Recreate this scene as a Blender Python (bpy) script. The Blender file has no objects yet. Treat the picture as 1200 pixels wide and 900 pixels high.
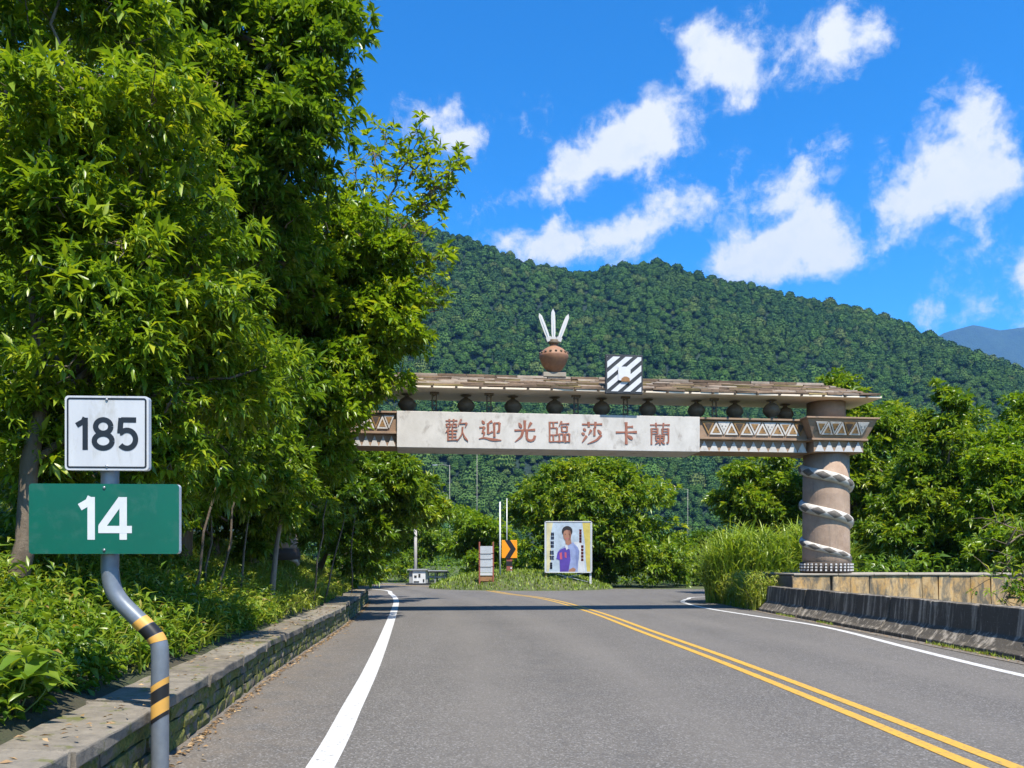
import bpy, math, random
import numpy as np
from mathutils import Vector, Matrix
R = math.radians
rng = np.random.default_rng(7)
random.seed(7)
S = bpy.context.scene
col = S.collection

# ------------------------------------------------------------------ camera
EYE, HOR, FPX = 1.35, 660.0, 1000.0          # eye height (m), horizon row and focal length in photo pixels (1200 wide)
cam = bpy.data.cameras.new('camera')
cam.sensor_width = 36.0
cam.lens = 36.0 * FPX / 1200.0
cam.shift_y = (HOR - 450.0) / 1200.0
cam.clip_end = 20000
co = bpy.data.objects.new('camera', cam); col.objects.link(co)
co.location = (0, 0, EYE); co.rotation_euler = (R(90), 0, 0)
S.camera = co
def at(px, py, Y):
    return Vector(((px - 600) / FPX * Y, Y, EYE + (HOR - py) / FPX * Y))
def gr(px, py):
    d = EYE * FPX / (py - HOR)
    return ((px - 600) / FPX * d, d)

# ------------------------------------------------------------------ sky, sun, exposure
SUN_EL, SUN_AZ = 62.0, 157.0        # azimuth clockwise from +Y: behind the camera, to the right
S.view_settings.view_transform = 'Standard'
S.view_settings.look = 'None'
S.view_settings.gamma = 1.0
S.view_settings.exposure = 1.15
S.view_settings.use_curve_mapping = False
S.cycles.max_bounces = 5; S.cycles.diffuse_bounces = 3; S.cycles.glossy_bounces = 2; S.cycles.transmission_bounces = 3
sd = bpy.data.lights.new('sun', 'SUN'); sd.energy = 5.0; sd.angle = R(0.5); sd.color = (1.0, 0.93, 0.81)
so = bpy.data.objects.new('sun', sd); col.objects.link(so)
sdir = Vector((math.sin(R(SUN_AZ)) * math.cos(R(SUN_EL)), math.cos(R(SUN_AZ)) * math.cos(R(SUN_EL)), math.sin(R(SUN_EL))))
so.rotation_euler = sdir.to_track_quat('Z', 'Y').to_euler()
so.location = (0, 0, 60)

W = bpy.data.worlds.new('World'); S.world = W; W.use_nodes = True
def sky():
    nt = W.node_tree; N = nt.nodes; Lk = nt.links
    N.clear()
    out = N.new('ShaderNodeOutputWorld')
    sk = N.new('ShaderNodeTexSky'); sk.sky_type = 'NISHITA'; sk.sun_disc = False
    sk.sun_elevation = R(SUN_EL); sk.sun_rotation = R(SUN_AZ)
    sk.air_density = 1.0; sk.dust_density = 0.5; sk.ozone_density = 4.0; sk.altitude = 600
    hs = N.new('ShaderNodeHueSaturation'); hs.inputs['Hue'].default_value = 0.488; hs.inputs['Saturation'].default_value = 1.38; hs.inputs['Value'].default_value = 1.05
    Lk.new(sk.outputs[0], hs.inputs['Color'])
    b1 = N.new('ShaderNodeBackground'); b1.inputs[1].default_value = 0.122
    v1 = N.new('ShaderNodeVectorMath'); v1.operation = 'SCALE'; v1.inputs['Scale'].default_value = 0.125
    gm = N.new('ShaderNodeGamma'); gm.inputs[1].default_value = 1.32
    v2 = N.new('ShaderNodeVectorMath'); v2.operation = 'SCALE'; v2.inputs['Scale'].default_value = 9.4
    Lk.new(hs.outputs[0], v1.inputs[0]); Lk.new(v1.outputs[0], gm.inputs[0]); Lk.new(gm.outputs[0], v2.inputs[0])
    Lk.new(v2.outputs[0], b1.inputs[0])
    tc = N.new('ShaderNodeTexCoord')
    def M(op, a, b=None, c=None, clamp=False):
        n = N.new('ShaderNodeMath'); n.operation = op; n.use_clamp = clamp
        for i, v in enumerate((a, b, c)):
            if v is None: continue
            if isinstance(v, (int, float)): n.inputs[i].default_value = v
            else: Lk.new(v, n.inputs[i])
        return n.outputs[0]
    def noise(vec, scale, detail, rough=0.55, dist=0.0, lac=2.0):
        n = N.new('ShaderNodeTexNoise'); n.inputs['Scale'].default_value = scale; n.inputs['Detail'].default_value = detail
        n.inputs['Roughness'].default_value = rough; n.inputs['Distortion'].default_value = dist; n.inputs['Lacunarity'].default_value = lac
        Lk.new(vec, n.inputs['Vector']); return n
    dirv = tc.outputs['Generated']
    sep = N.new('ShaderNodeSeparateXYZ'); Lk.new(dirv, sep.inputs[0])
    az = M('ARCTAN2', sep.outputs[0], sep.outputs[1]); el = M('ARCSINE', sep.outputs[2])
    # domain warp
    nw = noise(dirv, 12.0, 3.0); sw = N.new('ShaderNodeSeparateColor'); Lk.new(nw.outputs['Color'], sw.inputs[0])
    az2 = M('ADD', az, M('MULTIPLY', M('SUBTRACT', sw.outputs[0], 0.5), 0.03))
    el2 = M('ADD', el, M('MULTIPLY', M('SUBTRACT', sw.outputs[1], 0.5), 0.03))
    puffs = [(855,78,58,42,0),(965,66,62,40,.3),(910,92,45,24,.2),(822,48,22,9,-.3),
             (735,162,78,42,.35),(690,188,46,22,.3),(602,229,24,11,.3),(775,150,42,34,.6),
             (734,278,80,31,.2),(655,288,46,20,.1),(752,266,28,16,0),(596,281,20,8,.2),
             (930,285,92,46,.15),(925,232,46,44,.4),(975,305,58,24,.2),(890,300,40,28,0),
             (1100,205,90,54,.45),(1148,165,46,34,.5),(1055,240,52,36,.4),(1168,205,34,22,.5),(1055,272,36,14,.5),
             (506,136,42,18,.2),(564,150,32,16,.4),(535,166,16,14,0),
             (1152,362,52,32,-.2),(1200,328,34,26,0),
             # beyond the frame the sky goes on the same way
             (1420,250,120,70,.3),(1600,120,110,60,.2),(200,120,100,50,.2),(-150,220,120,60,.3),(-420,80,120,60,.1),(700,-160,110,50,.2),(1200,-220,120,60,.3)]
    cur = None
    for (px, py, rx, ry, rot) in puffs:
        u, v = (px - 600) / FPX, (HOR - py) / FPX
        ca = math.atan2(u, 1); ce = math.asin(v / math.sqrt(1 + u * u + v * v))
        k = math.cos(ca)
        rx_, ry_ = 0.94 * rx / FPX * k * k, 0.98 * ry / FPX * k * math.cos(ce) ** 2
        da = M('SUBTRACT', az2, ca); de = M('SUBTRACT', el2, ce)
        c, s = math.cos(rot), math.sin(rot)
        a = M('ADD', M('MULTIPLY', da, c / rx_), M('MULTIPLY', de, s / rx_))
        b = M('ADD', M('MULTIPLY', da, -s / ry_), M('MULTIPLY', de, c / ry_))
        r_ = M('SQRT', M('ADD', M('MULTIPLY', a, a), M('MULTIPLY', b, b)))
        m = M('MULTIPLY', M('SUBTRACT', 1.0, r_), 0.5 * (rx_ + ry_) * 0.8)
        cur = m if cur is None else M('SMOOTH_MAX', cur, m, 0.012)
    # rear half of the sky: scattered clouds of the same kind
    rear = noise(dirv, 3.2, 2.0)
    rm = M('MULTIPLY_ADD', M('SUBTRACT', rear.outputs['Fac'], 0.60), 0.4, -0.01)
    gate = N.new('ShaderNodeMapRange'); gate.inputs[1].default_value = -0.05; gate.inputs[2].default_value = -0.35
    gate.inputs[3].default_value = -0.3; gate.inputs[4].default_value = 0.0
    Lk.new(sep.outputs[1], gate.inputs[0])
    cur = M('MAXIMUM', cur, M('ADD', rm, gate.outputs[0]))
    cur = M('MAXIMUM', cur, -0.2)
    fb = noise(dirv, 15.0, 10.0, 0.62, 0.12)
    D = M('ADD', cur, M('MULTIPLY', M('SUBTRACT', fb.outputs['Fac'], 0.49), 0.17))
    mr = N.new('ShaderNodeMapRange'); mr.interpolation_type = 'SMOOTHSTEP'
    mr.inputs[1].default_value = -0.006; mr.inputs[2].default_value = 0.026
    Lk.new(D, mr.inputs[0])
    veil = N.new('ShaderNodeMapRange'); veil.interpolation_type = 'SMOOTHSTEP'
    veil.inputs[1].default_value = -0.014; veil.inputs[2].default_value = 0.03; veil.inputs[4].default_value = 0.6
    wisp = noise(dirv, 42.0, 8.0, 0.68, 0.6)
    Lk.new(M('ADD', D, M('MULTIPLY', M('SUBTRACT', wisp.outputs['Fac'], 0.52), 0.075)), veil.inputs[0])
    alpha = M('MAXIMUM', mr.outputs[0], veil.outputs[0])
    # cloud colour: white, a little blue grey where thick and low
    fb2 = noise(dirv, 16.0, 6.0, 0.6)
    upn = N.new('ShaderNodeVectorMath'); upn.operation = 'ADD'; upn.inputs[1].default_value = (0, 0, 0.03); Lk.new(dirv, upn.inputs[0])
    fb3 = noise(upn.outputs[0], 16.0, 6.0, 0.6)
    base_sh = M('MULTIPLY', M('SUBTRACT', fb3.outputs['Fac'], fb2.outputs['Fac']), 2.6, clamp=True)
    sh = M('MULTIPLY_ADD', M('SUBTRACT', fb2.outputs['Fac'], 0.46), 2.2, 0.0, clamp=True)
    mixc = N.new('ShaderNodeMix'); mixc.data_type = 'RGBA'
    mixc.inputs[6].default_value = (1.0, 1.0, 1.0, 1); mixc.inputs[7].default_value = (0.76, 0.83, 0.93, 1)
    Lk.new(M('MAXIMUM', M('MULTIPLY', sh, 0.5), base_sh), mixc.inputs[0])
    b2 = N.new('ShaderNodeBackground'); b2.inputs[1].default_value = 0.47
    Lk.new(mixc.outputs[2], b2.inputs[0])
    mx = N.new('ShaderNodeMixShader')
    Lk.new(alpha, mx.inputs[0]); Lk.new(b1.outputs[0], mx.inputs[1]); Lk.new(b2.outputs[0], mx.inputs[2])
    Lk.new(mx.outputs[0], out.inputs['Surface'])
sky()

# ------------------------------------------------------------------ materials
MATS = {}
def newmat(name):
    m = bpy.data.materials.new(name); m.use_nodes = True
    nt = m.node_tree; nt.nodes.clear()
    o = nt.nodes.new('ShaderNodeOutputMaterial'); p = nt.nodes.new('ShaderNodeBsdfPrincipled')
    nt.links.new(p.outputs[0], o.inputs['Surface'])
    return m, nt, p, o
class G:
    """small helper for node graphs"""
    def __init__(s, nt): s.nt = nt; s.N = nt.nodes; s.L = nt.links
    def put(s, sock, v):
        if isinstance(v, (int, float)): sock.default_value = v
        elif isinstance(v, tuple): sock.default_value = v if len(v) == 4 or sock.type == 'VECTOR' else v + (1,)
        else: s.L.new(v, sock)
    def m(s, op, a, b=None, c=None, clamp=False):
        n = s.N.new('ShaderNodeMath'); n.operation = op; n.use_clamp = clamp
        for i, v in enumerate((a, b, c)):
            if v is not None: s.put(n.inputs[i], v)
        return n.outputs[0]
    def mix(s, f, a, b, mode='MIX'):
        n = s.N.new('ShaderNodeMix'); n.data_type = 'RGBA'; n.blend_type = mode
        s.put(n.inputs[0], f); s.put(n.inputs[6], a); s.put(n.inputs[7], b); return n.outputs[2]
    def noise(s, vec, scale, detail=4, rough=.55, dist=0., out=0):
        n = s.N.new('ShaderNodeTexNoise'); n.inputs['Scale'].default_value = scale; n.inputs['Detail'].default_value = detail
        n.inputs['Roughness'].default_value = rough; n.inputs['Distortion'].default_value = dist
        if vec is not None: s.L.new(vec, n.inputs['Vector'])
        return n.outputs[out]
    def voro(s, vec, scale, out='Distance', feature='F1'):
        n = s.N.new('ShaderNodeTexVoronoi'); n.feature = feature; n.inputs['Scale'].default_value = scale
        s.L.new(vec, n.inputs['Vector']); return n.outputs[out]
    def rng(s, v, a, b, c=0., d=1.):
        n = s.N.new('ShaderNodeMapRange'); n.inputs[1].default_value = a; n.inputs[2].default_value = b
        n.inputs[3].default_value = c; n.inputs[4].default_value = d; s.L.new(v, n.inputs[0]); return n.outputs[0]
    def geo(s, which='Position'): return s.N.new('ShaderNodeNewGeometry').outputs[which]
    def obj(s): return s.N.new('ShaderNodeTexCoord').outputs['Object']
    def map(s, vec, sc):
        n = s.N.new('ShaderNodeMapping'); n.inputs['Scale'].default_value = sc; s.L.new(vec, n.inputs['Vector']); return n.outputs[0]
    def bump(s, h, strength, dist, p):
        n = s.N.new('ShaderNodeBump'); n.inputs['Strength'].default_value = strength; n.inputs['Distance'].default_value = dist
        s.L.new(h, n.inputs['Height']); s.L.new(n.outputs[0], p.inputs['Normal'])
    def sep(s, v):
        n = s.N.new('ShaderNodeSeparateXYZ'); s.L.new(v, n.inputs[0]); return n.outputs
    def attr(s, name):
        n = s.N.new('ShaderNodeAttribute'); n.attribute_name = name; return n
    def rand(s): return s.N.new('ShaderNodeObjectInfo').outputs['Random']

def plain(name, c, rough=.6, metal=0., c2=None, scale=6., bump=0., var=0., spec=.4, stretch=None, bscale=40., stain=None, stain_t=(.55,.75), stain_s=2.5):
    """colour with procedural mottling, stains with their own shape and fine relief"""
    m, nt, p, o = newmat(name); g = G(nt)
    c, c2, stain = [None if q is None else tuple(.88 * x for x in q) for q in (c, c2, stain)]
    v = g.geo()
    if stretch: vv = g.map(v, stretch)
    else: vv = v
    cc = c
    if c2 is not None:
        cc = g.mix(g.rng(g.noise(vv, scale, 6, .65), .35, .68), c, c2)
    if stain is not None:
        cc = g.mix(g.rng(g.noise(vv, stain_s, 7, .7, .4), stain_t[0], stain_t[1]), cc, stain)
    if var:
        f = g.m('MULTIPLY_ADD', g.rand(), 2 * var, 1 - var)
        n = nt.nodes.new('ShaderNodeVectorMath'); n.operation = 'SCALE'
        if isinstance(cc, tuple): n.inputs[0].default_value = cc[:3]
        else: nt.links.new(cc, n.inputs[0])
        nt.links.new(f, n.inputs['Scale']); cc = n.outputs[0]
    g.put(p.inputs['Base Color'], cc)
    p.inputs['Roughness'].default_value = rough; p.inputs['Metallic'].default_value = metal
    p.inputs['Specular IOR Level'].default_value = spec
    if bump: g.bump(g.noise(v, bscale, 6, .65), bump, .02, p)
    MATS[name] = m
    return m

def leafmat(name, stops, rough=.36, trans=.42, spec=.5):
    """leaf: colour by a random value per leaf, part of the light passes through"""
    m, nt, p, o = newmat(name); g = G(nt)
    a = g.attr('tint').outputs['Fac']
    r = nt.nodes.new('ShaderNodeValToRGB')
    r.color_ramp.elements[0].position = stops[0][0]; r.color_ramp.elements[0].color = stops[0][1] + (1,)
    r.color_ramp.elements[1].position = stops[-1][0]; r.color_ramp.elements[1].color = stops[-1][1] + (1,)
    for q, c in stops[1:-1]:
        e = r.color_ramp.elements.new(q); e.color = c + (1,)
    nt.links.new(a, r.inputs[0])
    c = r.outputs[0]
    nt.links.new(c, p.inputs['Base Color']); p.inputs['Roughness'].default_value = rough
    p.inputs['Specular IOR Level'].default_value = spec
    t = nt.nodes.new('ShaderNodeBsdfTranslucent')
    nt.links.new(g.mix(1.0, c, (1.25, 1.2, .45), 'MULTIPLY'), t.inputs[0])
    mx = nt.nodes.new('ShaderNodeMixShader'); mx.inputs[0].default_value = trans
    nt.links.new(p.outputs[0], mx.inputs[1]); nt.links.new(t.outputs[0], mx.inputs[2]); nt.links.new(mx.outputs[0], o.inputs['Surface'])
    MATS[name] = m
    return m

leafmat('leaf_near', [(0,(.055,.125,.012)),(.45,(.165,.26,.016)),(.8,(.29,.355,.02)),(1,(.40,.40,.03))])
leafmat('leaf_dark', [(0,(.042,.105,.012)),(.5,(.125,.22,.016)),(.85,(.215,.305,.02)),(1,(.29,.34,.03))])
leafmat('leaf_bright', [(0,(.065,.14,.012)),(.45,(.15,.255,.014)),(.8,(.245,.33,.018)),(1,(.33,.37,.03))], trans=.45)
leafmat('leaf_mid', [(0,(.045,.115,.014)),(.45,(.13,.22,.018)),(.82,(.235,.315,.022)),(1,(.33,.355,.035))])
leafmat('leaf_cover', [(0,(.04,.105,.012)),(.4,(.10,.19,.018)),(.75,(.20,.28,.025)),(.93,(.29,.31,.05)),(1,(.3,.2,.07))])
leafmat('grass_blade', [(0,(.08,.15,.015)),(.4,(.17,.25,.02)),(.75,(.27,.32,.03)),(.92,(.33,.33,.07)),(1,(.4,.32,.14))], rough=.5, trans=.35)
leafmat('reed_blade', [(0,(.12,.21,.02)),(.5,(.23,.33,.035)),(.85,(.34,.41,.07)),(1,(.48,.46,.18))], rough=.45, trans=.35)
leafmat('litter', [(0,(.12,.07,.03)),(.5,(.24,.15,.07)),(1,(.36,.25,.13))], rough=.7, trans=.1)
plain('bark', (.10,.075,.05), .85, c2=(.19,.15,.11), scale=9, bump=.6, stretch=(1,1,.3), bscale=30)
plain('bark_pale', (.16,.13,.095), .85, c2=(.27,.23,.18), scale=9, bump=.5, stretch=(1,1,.3), bscale=30)
plain('steel_pole', (.155,.18,.21), .38, .3, c2=(.20,.225,.25), scale=14, bump=.04, stain=(.2,.19,.18), stain_t=(.68,.85), stain_s=7)
plain('galvanised', (.45,.47,.48), .45, .5, c2=(.55,.56,.57), scale=5)
plain('sign_white', (.54,.55,.56), .38, c2=(.48,.49,.51), scale=5, spec=.5, stain=(.40,.39,.36), stain_t=(.53,.72), stain_s=6, stretch=(1.6,1,.5))
plain('sign_green', (.0,.105,.062), .35, c2=(.002,.092,.056), scale=4, spec=.5, stain=(.03,.12,.085), stain_t=(.52,.75), stain_s=7)
plain('sign_black', (.012,.012,.014), .4, spec=.5)
plain('numeral_white', (.62,.64,.65), .4, c2=(.55,.57,.58), scale=8)
plain('sign_edge', (.55,.6,.66), .4, .2, c2=(.5,.54,.6), scale=10)
plain('tape_yellow', (.62,.33,.06), .45, c2=(.55,.3,.07), scale=20)
plain('tape_black', (.014,.014,.015), .4)
plain('bolt_steel', (.35,.35,.36), .4, .8)
plain('shield_orange', (.85,.3,.01), .4)
plain('letter_red', (.245,.085,.055), .85, c2=(.32,.14,.095), scale=9, stain=(.48,.33,.27), stain_t=(.62,.8), stain_s=7)
plain('banner', (.47,.445,.41), .85, c2=(.56,.535,.50), scale=3.5, bump=.15, stain=(.27,.24,.21), stain_t=(.54,.74), stain_s=3.2, stretch=(1,1,.6))
plain('beam_brown', (.32,.215,.14), .85, c2=(.23,.15,.098), scale=3, bump=.15, stain=(.13,.10,.08), stain_t=(.58,.75))
plain('soffit', (.80,.69,.55), .9, c2=(.70,.59,.46), scale=1.6, bump=.1, stain=(.45,.36,.27), stain_t=(.58,.78))
plain('tile_white', (.46,.455,.45), .8, c2=(.52,.51,.5), scale=6, bump=.1, stain=(.33,.3,.27), stain_t=(.62,.8), stain_s=5)
plain('tile_brown', (.20,.105,.04), .85, c2=(.30,.18,.07), scale=7, bump=.1)
plain('tile_dark', (.06,.045,.035), .85)
plain('pot_dark', (.11,.08,.052), .6, c2=(.17,.125,.08), scale=10, bump=.15)
plain('pot_clay', (.30,.155,.085), .6, c2=(.22,.105,.06), scale=6, bump=.15, stain=(.40,.27,.19), stain_t=(.6,.8))
plain('feather_white', (.56,.56,.55), .7, c2=(.6,.59,.56), scale=7)
plain('panel_black', (.02,.024,.03), .6, c2=(.035,.04,.045), scale=8)
plain('panel_white', (.55,.56,.58), .7, c2=(.62,.63,.66), scale=6)
plain('snake_base', (.62,.6,.56), .8, c2=(.5,.48,.44), scale=6, bump=.1)
plain('slate', (.185,.125,.082), .9, c2=(.10,.07,.048), scale=5, bump=.4, var=.45, bscale=25, stain=(.11,.09,.06), stain_t=(.6,.72), stain_s=4)
plain('slate_pale', (.36,.30,.245), .9, c2=(.25,.20,.155), scale=5, bump=.4, var=.25, bscale=25, stain=(.2,.15,.1), stain_t=(.6,.75), stain_s=5)
plain('slate_moss', (.15,.125,.05), .95, c2=(.22,.155,.07), scale=6, bump=.5, var=.3, bscale=25)
plain('mortar', (.12,.105,.085), .95, c2=(.17,.15,.12), scale=9, bump=.3)
plain('moss', (.075,.10,.015), .95, c2=(.13,.14,.025), scale=14, bump=.8, bscale=60)
plain('line_white', (.55,.55,.54), .7, c2=(.46,.46,.45), scale=5, bump=.1, bscale=200, stain=(.2,.2,.195), stain_t=(.52,.66), stain_s=22)
plain('line_yellow', (.52,.30,.03), .7, c2=(.44,.265,.045), scale=5, bump=.1, bscale=200, stain=(.2,.15,.07), stain_t=(.52,.66), stain_s=22)
plain('tan_stone', (.46,.265,.085), .9, c2=(.50,.37,.21), scale=4, bump=.5, var=.18, stain=(.14,.12,.09), stain_t=(.44,.60), stain_s=3.4, stretch=(1.4,1,.55))
plain('tan_cap', (.36,.32,.26), .9, c2=(.26,.23,.19), scale=5, bump=.3)
plain('hut_white', (.56,.57,.58), .7, c2=(.66,.67,.68), scale=3)
plain('hut_grey', (.30,.31,.33), .7, c2=(.24,.25,.26), scale=3)
plain('dark_void', (.025,.027,.03), .5)
plain('tin', (.45,.47,.5), .5, .4, c2=(.36,.37,.39), scale=3)
plain('board_grey', (.52,.55,.58), .5, .3, c2=(.45,.48,.5), scale=2)
plain('post_red', (.30,.08,.05), .7, c2=(.2,.07,.05), scale=6)
plain('wood_old', (.33,.17,.07), .85, c2=(.22,.12,.06), scale=8)
plain('white_metal', (.56,.57,.58), .45, .1)
plain('concrete_pole', (.42,.4,.37), .85, c2=(.34,.32,.3), scale=4)
# flat print on the billboard
for n, c in dict(p_back=(.44,.53,.62), p_cream=(.6,.55,.33), p_yellow=(.56,.46,.11), p_vest=(.09,.05,.33), p_shirt=(.27,.33,.56),
                 p_skin=(.36,.18,.115), p_hair=(.03,.022,.02), p_ink=(.05,.07,.14), p_maroon=(.30,.06,.05), p_white=(.6,.62,.65), p_shade=(.23,.105,.068), p_sleeve=(.20,.25,.47), p_red=(.5,.09,.15)).items():
    plain(n, c, .4, spec=.5, c2=tuple(.68 * q for q in c), scale=2.6)

def mat_asphalt():
    m, nt, p, o = newmat('asphalt'); g = G(nt); v = g.geo()
    big = g.noise(v, .22, 4, .6); mid = g.noise(v, 2.2, 5, .6)
    streak = g.noise(g.map(v, (1.6, .12, 1)), 1.0, 4, .6)
    grain = g.noise(v, 48, 3, .8); vor = g.voro(v, 80, 'Color')
    c = g.mix(g.rng(big, .35, .65), (.087,.079,.070), (.109,.099,.087))
    c = g.mix(g.m('MULTIPLY', g.rng(streak, .45, .7), .5), c, (.126,.116,.104))
    c = g.mix(g.m('MULTIPLY', g.rng(mid, .5, .75), .35), c, (.068,.065,.061))
    gs = g.sep(vor)
    c = g.mix(g.m('MULTIPLY', g.rng(gs[0], .68, 1.0), .55), c, (.30,.295,.285))
    c = g.mix(g.m('MULTIPLY', g.rng(gs[1], .60, 1.0), .6), c, (.035,.035,.035))
    c = g.mix(g.m('MULTIPLY', g.rng(grain, .5, .75), .5), c, (.055,.054,.053))
    # wheel tracks worn paler and smoother, a darker strip between them
    sx = g.sep(v); xr = g.m('ADD', sx[0], g.m('MULTIPLY', g.m('MULTIPLY', sx[1], sx[1]), .0032))
    wob = g.m('MULTIPLY', g.m('SUBTRACT', g.noise(v, .35, 3), .5), .6); tr = None
    for c0 in (-.05, 1.75, 4.0, 5.5):
        q = g.rng(g.m('ABSOLUTE', g.m('SUBTRACT', g.m('ADD', xr, wob), c0)), .55, .0); tr = q if tr is None else g.m('MAXIMUM', tr, q)
    c = g.mix(g.m('MULTIPLY', tr, .38), c, (.135,.124,.110))
    dk = g.rng(g.m('ABSOLUTE', g.m('SUBTRACT', g.m('ADD', xr, wob), .85)), .45, .0)
    c = g.mix(g.m('MULTIPLY', g.m('MULTIPLY', dk, g.rng(mid, .35, .65)), .35), c, (.06,.058,.056))
    # dusty brown margin by the wall
    sx = g.sep(v)
    edge = g.m('ADD', g.m('MULTIPLY_ADD', sx[1], .118, 1.45), sx[0])        # about distance from the left edge line
    dust = g.m('MULTIPLY', g.rng(edge, 1.0, -.3), g.rng(g.noise(v, 3.5, 5, .65), .38, .62))
    c = g.mix(g.m('MULTIPLY', dust, .6), c, (.15,.12,.09))
    # fine cracks
    cr = g.voro(g.mix(.25, v, g.noise(v, 1.6, 4, .6, out=1)), .55, feature='DISTANCE_TO_EDGE')
    c = g.mix(g.m('MULTIPLY', g.rng(cr, .004, .0), .22), c, (.05,.05,.05))
    nt.links.new(c, p.inputs['Base Color'])
    p.inputs['Roughness'].default_value = .82; p.inputs['Specular IOR Level'].default_value = .3
    g.bump(g.m('ADD', grain, gs[2]), .35, .006, p)
    MATS['asphalt'] = m
mat_asphalt()

def mat_barrier():
    m, nt, p, o = newmat('barrier_concrete'); g = G(nt); v = g.geo()
    run = g.noise(g.map(v, (5.0, 5.0, .35)), 1.0, 6, .7)
    run2 = g.noise(g.map(v, (14, 14, .6)), 1.0, 4, .6)
    spots = g.noise(v, 22, 5, .7)
    c = g.mix(g.rng(spots, .4, .7), (.30,.26,.205), (.44,.39,.32))
    dirt = g.m('ADD', g.rng(run, .37, .51), g.m('MULTIPLY', g.rng(run2, .45, .6), .35), clamp=True)
    c = g.mix(g.m('MULTIPLY', dirt, .89), c, (.040,.033,.024))
    c = g.mix(g.rng(g.noise(v, 45, 3, .6), .66, .74), c, (.42,.42,.4))
    nt.links.new(c, p.inputs['Base Color']); p.inputs['Roughness'].default_value = .95
    g.bump(g.noise(v, 30, 6, .7), .5, .015, p); MATS['barrier_concrete'] = m
mat_barrier()

def mat_wallstone(name, moss_amt):
    m, nt, p, o = newmat(name); g = G(nt); v = g.geo()
    c = g.mix(g.rng(g.noise(v, 9, 6, .7), .35, .68), (.16,.135,.10), (.075,.064,.046))
    c = g.mix(g.m('MULTIPLY', g.rand(), .4), c, (.215,.18,.13))
    c = g.mix(g.rng(g.noise(g.map(v, (7, 7, 1.2)), 1.0, 6, .7), .54, .66), c, (.05,.05,.042))
    ms = g.rng(g.noise(v, 5.5, 7, .72, .3), .60 - moss_amt, .66 - moss_amt)
    c = g.mix(ms, c, g.mix(g.rng(g.noise(v, 40, 3), .4, .65), (.065,.08,.012), (.15,.145,.022)))
    nt.links.new(c, p.inputs['Base Color']); p.inputs['Roughness'].default_value = .95
    g.bump(g.noise(v, 38, 7, .72), .7, .02, p); MATS[name] = m
mat_wallstone('wall_stone', .16)
def mat_cap():
    m, nt, p, o = newmat('cap_stone'); g = G(nt); v = g.geo()
    c = g.mix(g.rng(g.noise(v, 7, 7, .72), .34, .66), (.175,.15,.113), (.075,.063,.046))
    c = g.mix(g.rng(g.noise(g.map(v, (6, 6, 1.5)), 1.0, 7, .78), .51, .64), c, (.06,.053,.044))
    c = g.mix(g.m('MULTIPLY', g.rand(), .3), c, (.32,.29,.24))
    c = g.mix(g.rng(g.noise(v, 4, 7, .72, .3), .55, .64), c, (.095,.10,.025))
    c = g.mix(g.rng(g.noise(v, 6, 6, .7), .66, .72), c, (.30,.2,.1))
    nt.links.new(c, p.inputs['Base Color']); p.inputs['Roughness'].default_value = .95
    g.bump(g.noise(v, 34, 7, .72), .6, .02, p); MATS['cap_stone'] = m
mat_cap()
def mat_pillar():
    m, nt, p, o = newmat('pillar_stone'); g = G(nt); v = g.geo()
    c = g.mix(g.rng(g.noise(v, 2.6, 6, .65), .35, .66), (.34,.245,.18), (.25,.17,.118))
    c = g.mix(g.rng(g.noise(g.map(v, (4, 4, .5)), 1.0, 6, .7), .54, .70), c, (.19,.145,.11))
    cr = g.voro(g.mix(.2, v, g.noise(v, 2, 4, .6, out=1)), 1.5, feature='DISTANCE_TO_EDGE')
    c = g.mix(g.m('MULTIPLY', g.rng(cr, .012, .0), .28), c, (.2,.13,.10))
    nt.links.new(c, p.inputs['Base Color']); p.inputs['Roughness'].default_value = .85
    g.bump(g.noise(v, 14, 7, .7), .35, .02, p); MATS['pillar_stone'] = m
mat_pillar()
def mat_soil(name, a, b):
    m, nt, p, o = newmat(name); g = G(nt); v = g.geo()
    c = g.mix(g.rng(g.noise(v, 1.3, 7, .7), .36, .66), a, b)
    nt.links.new(c, p.inputs['Base Color']); p.inputs['Roughness'].default_value = .98
    g.bump(g.noise(v, 9, 7, .75), .8, .08, p); MATS[name] = m
mat_soil('soil', (.055,.045,.028), (.04,.055,.018))
mat_soil('ground_green', (.05,.075,.02), (.075,.08,.03))
mat_soil('gravel_edge', (.20,.175,.145), (.13,.115,.095))
def mat_snake():
    m, nt, p, o = newmat('snake'); g = G(nt)
    uv = nt.nodes.new('ShaderNodeUVMap').outputs[0]; s = g.sep(uv); v = g.geo()
    fu = g.m('ABSOLUTE', g.m('SUBTRACT', g.m('FRACT', s[0]), .5)); fv = g.m('ABSOLUTE', g.m('SUBTRACT', s[1], .5))
    d = g.m('ADD', g.m('MULTIPLY', fu, 2.0), g.m('MULTIPLY', fv, 3.7))
    dark = g.rng(d, .98, .92)
    base = g.mix(g.rng(g.noise(v, 6, 6, .7), .38, .7), (.48,.46,.425), (.30,.275,.24))
    dk = g.mix(g.rng(g.noise(v, 14, 4, .7), .4, .7), (.085,.075,.062), (.15,.13,.115))
    nt.links.new(g.mix(dark, base, dk), p.inputs['Base Color']); p.inputs['Roughness'].default_value = .8
    g.bump(g.noise(v, 25, 5, .7), .2, .01, p); MATS['snake'] = m
mat_snake()
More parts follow.
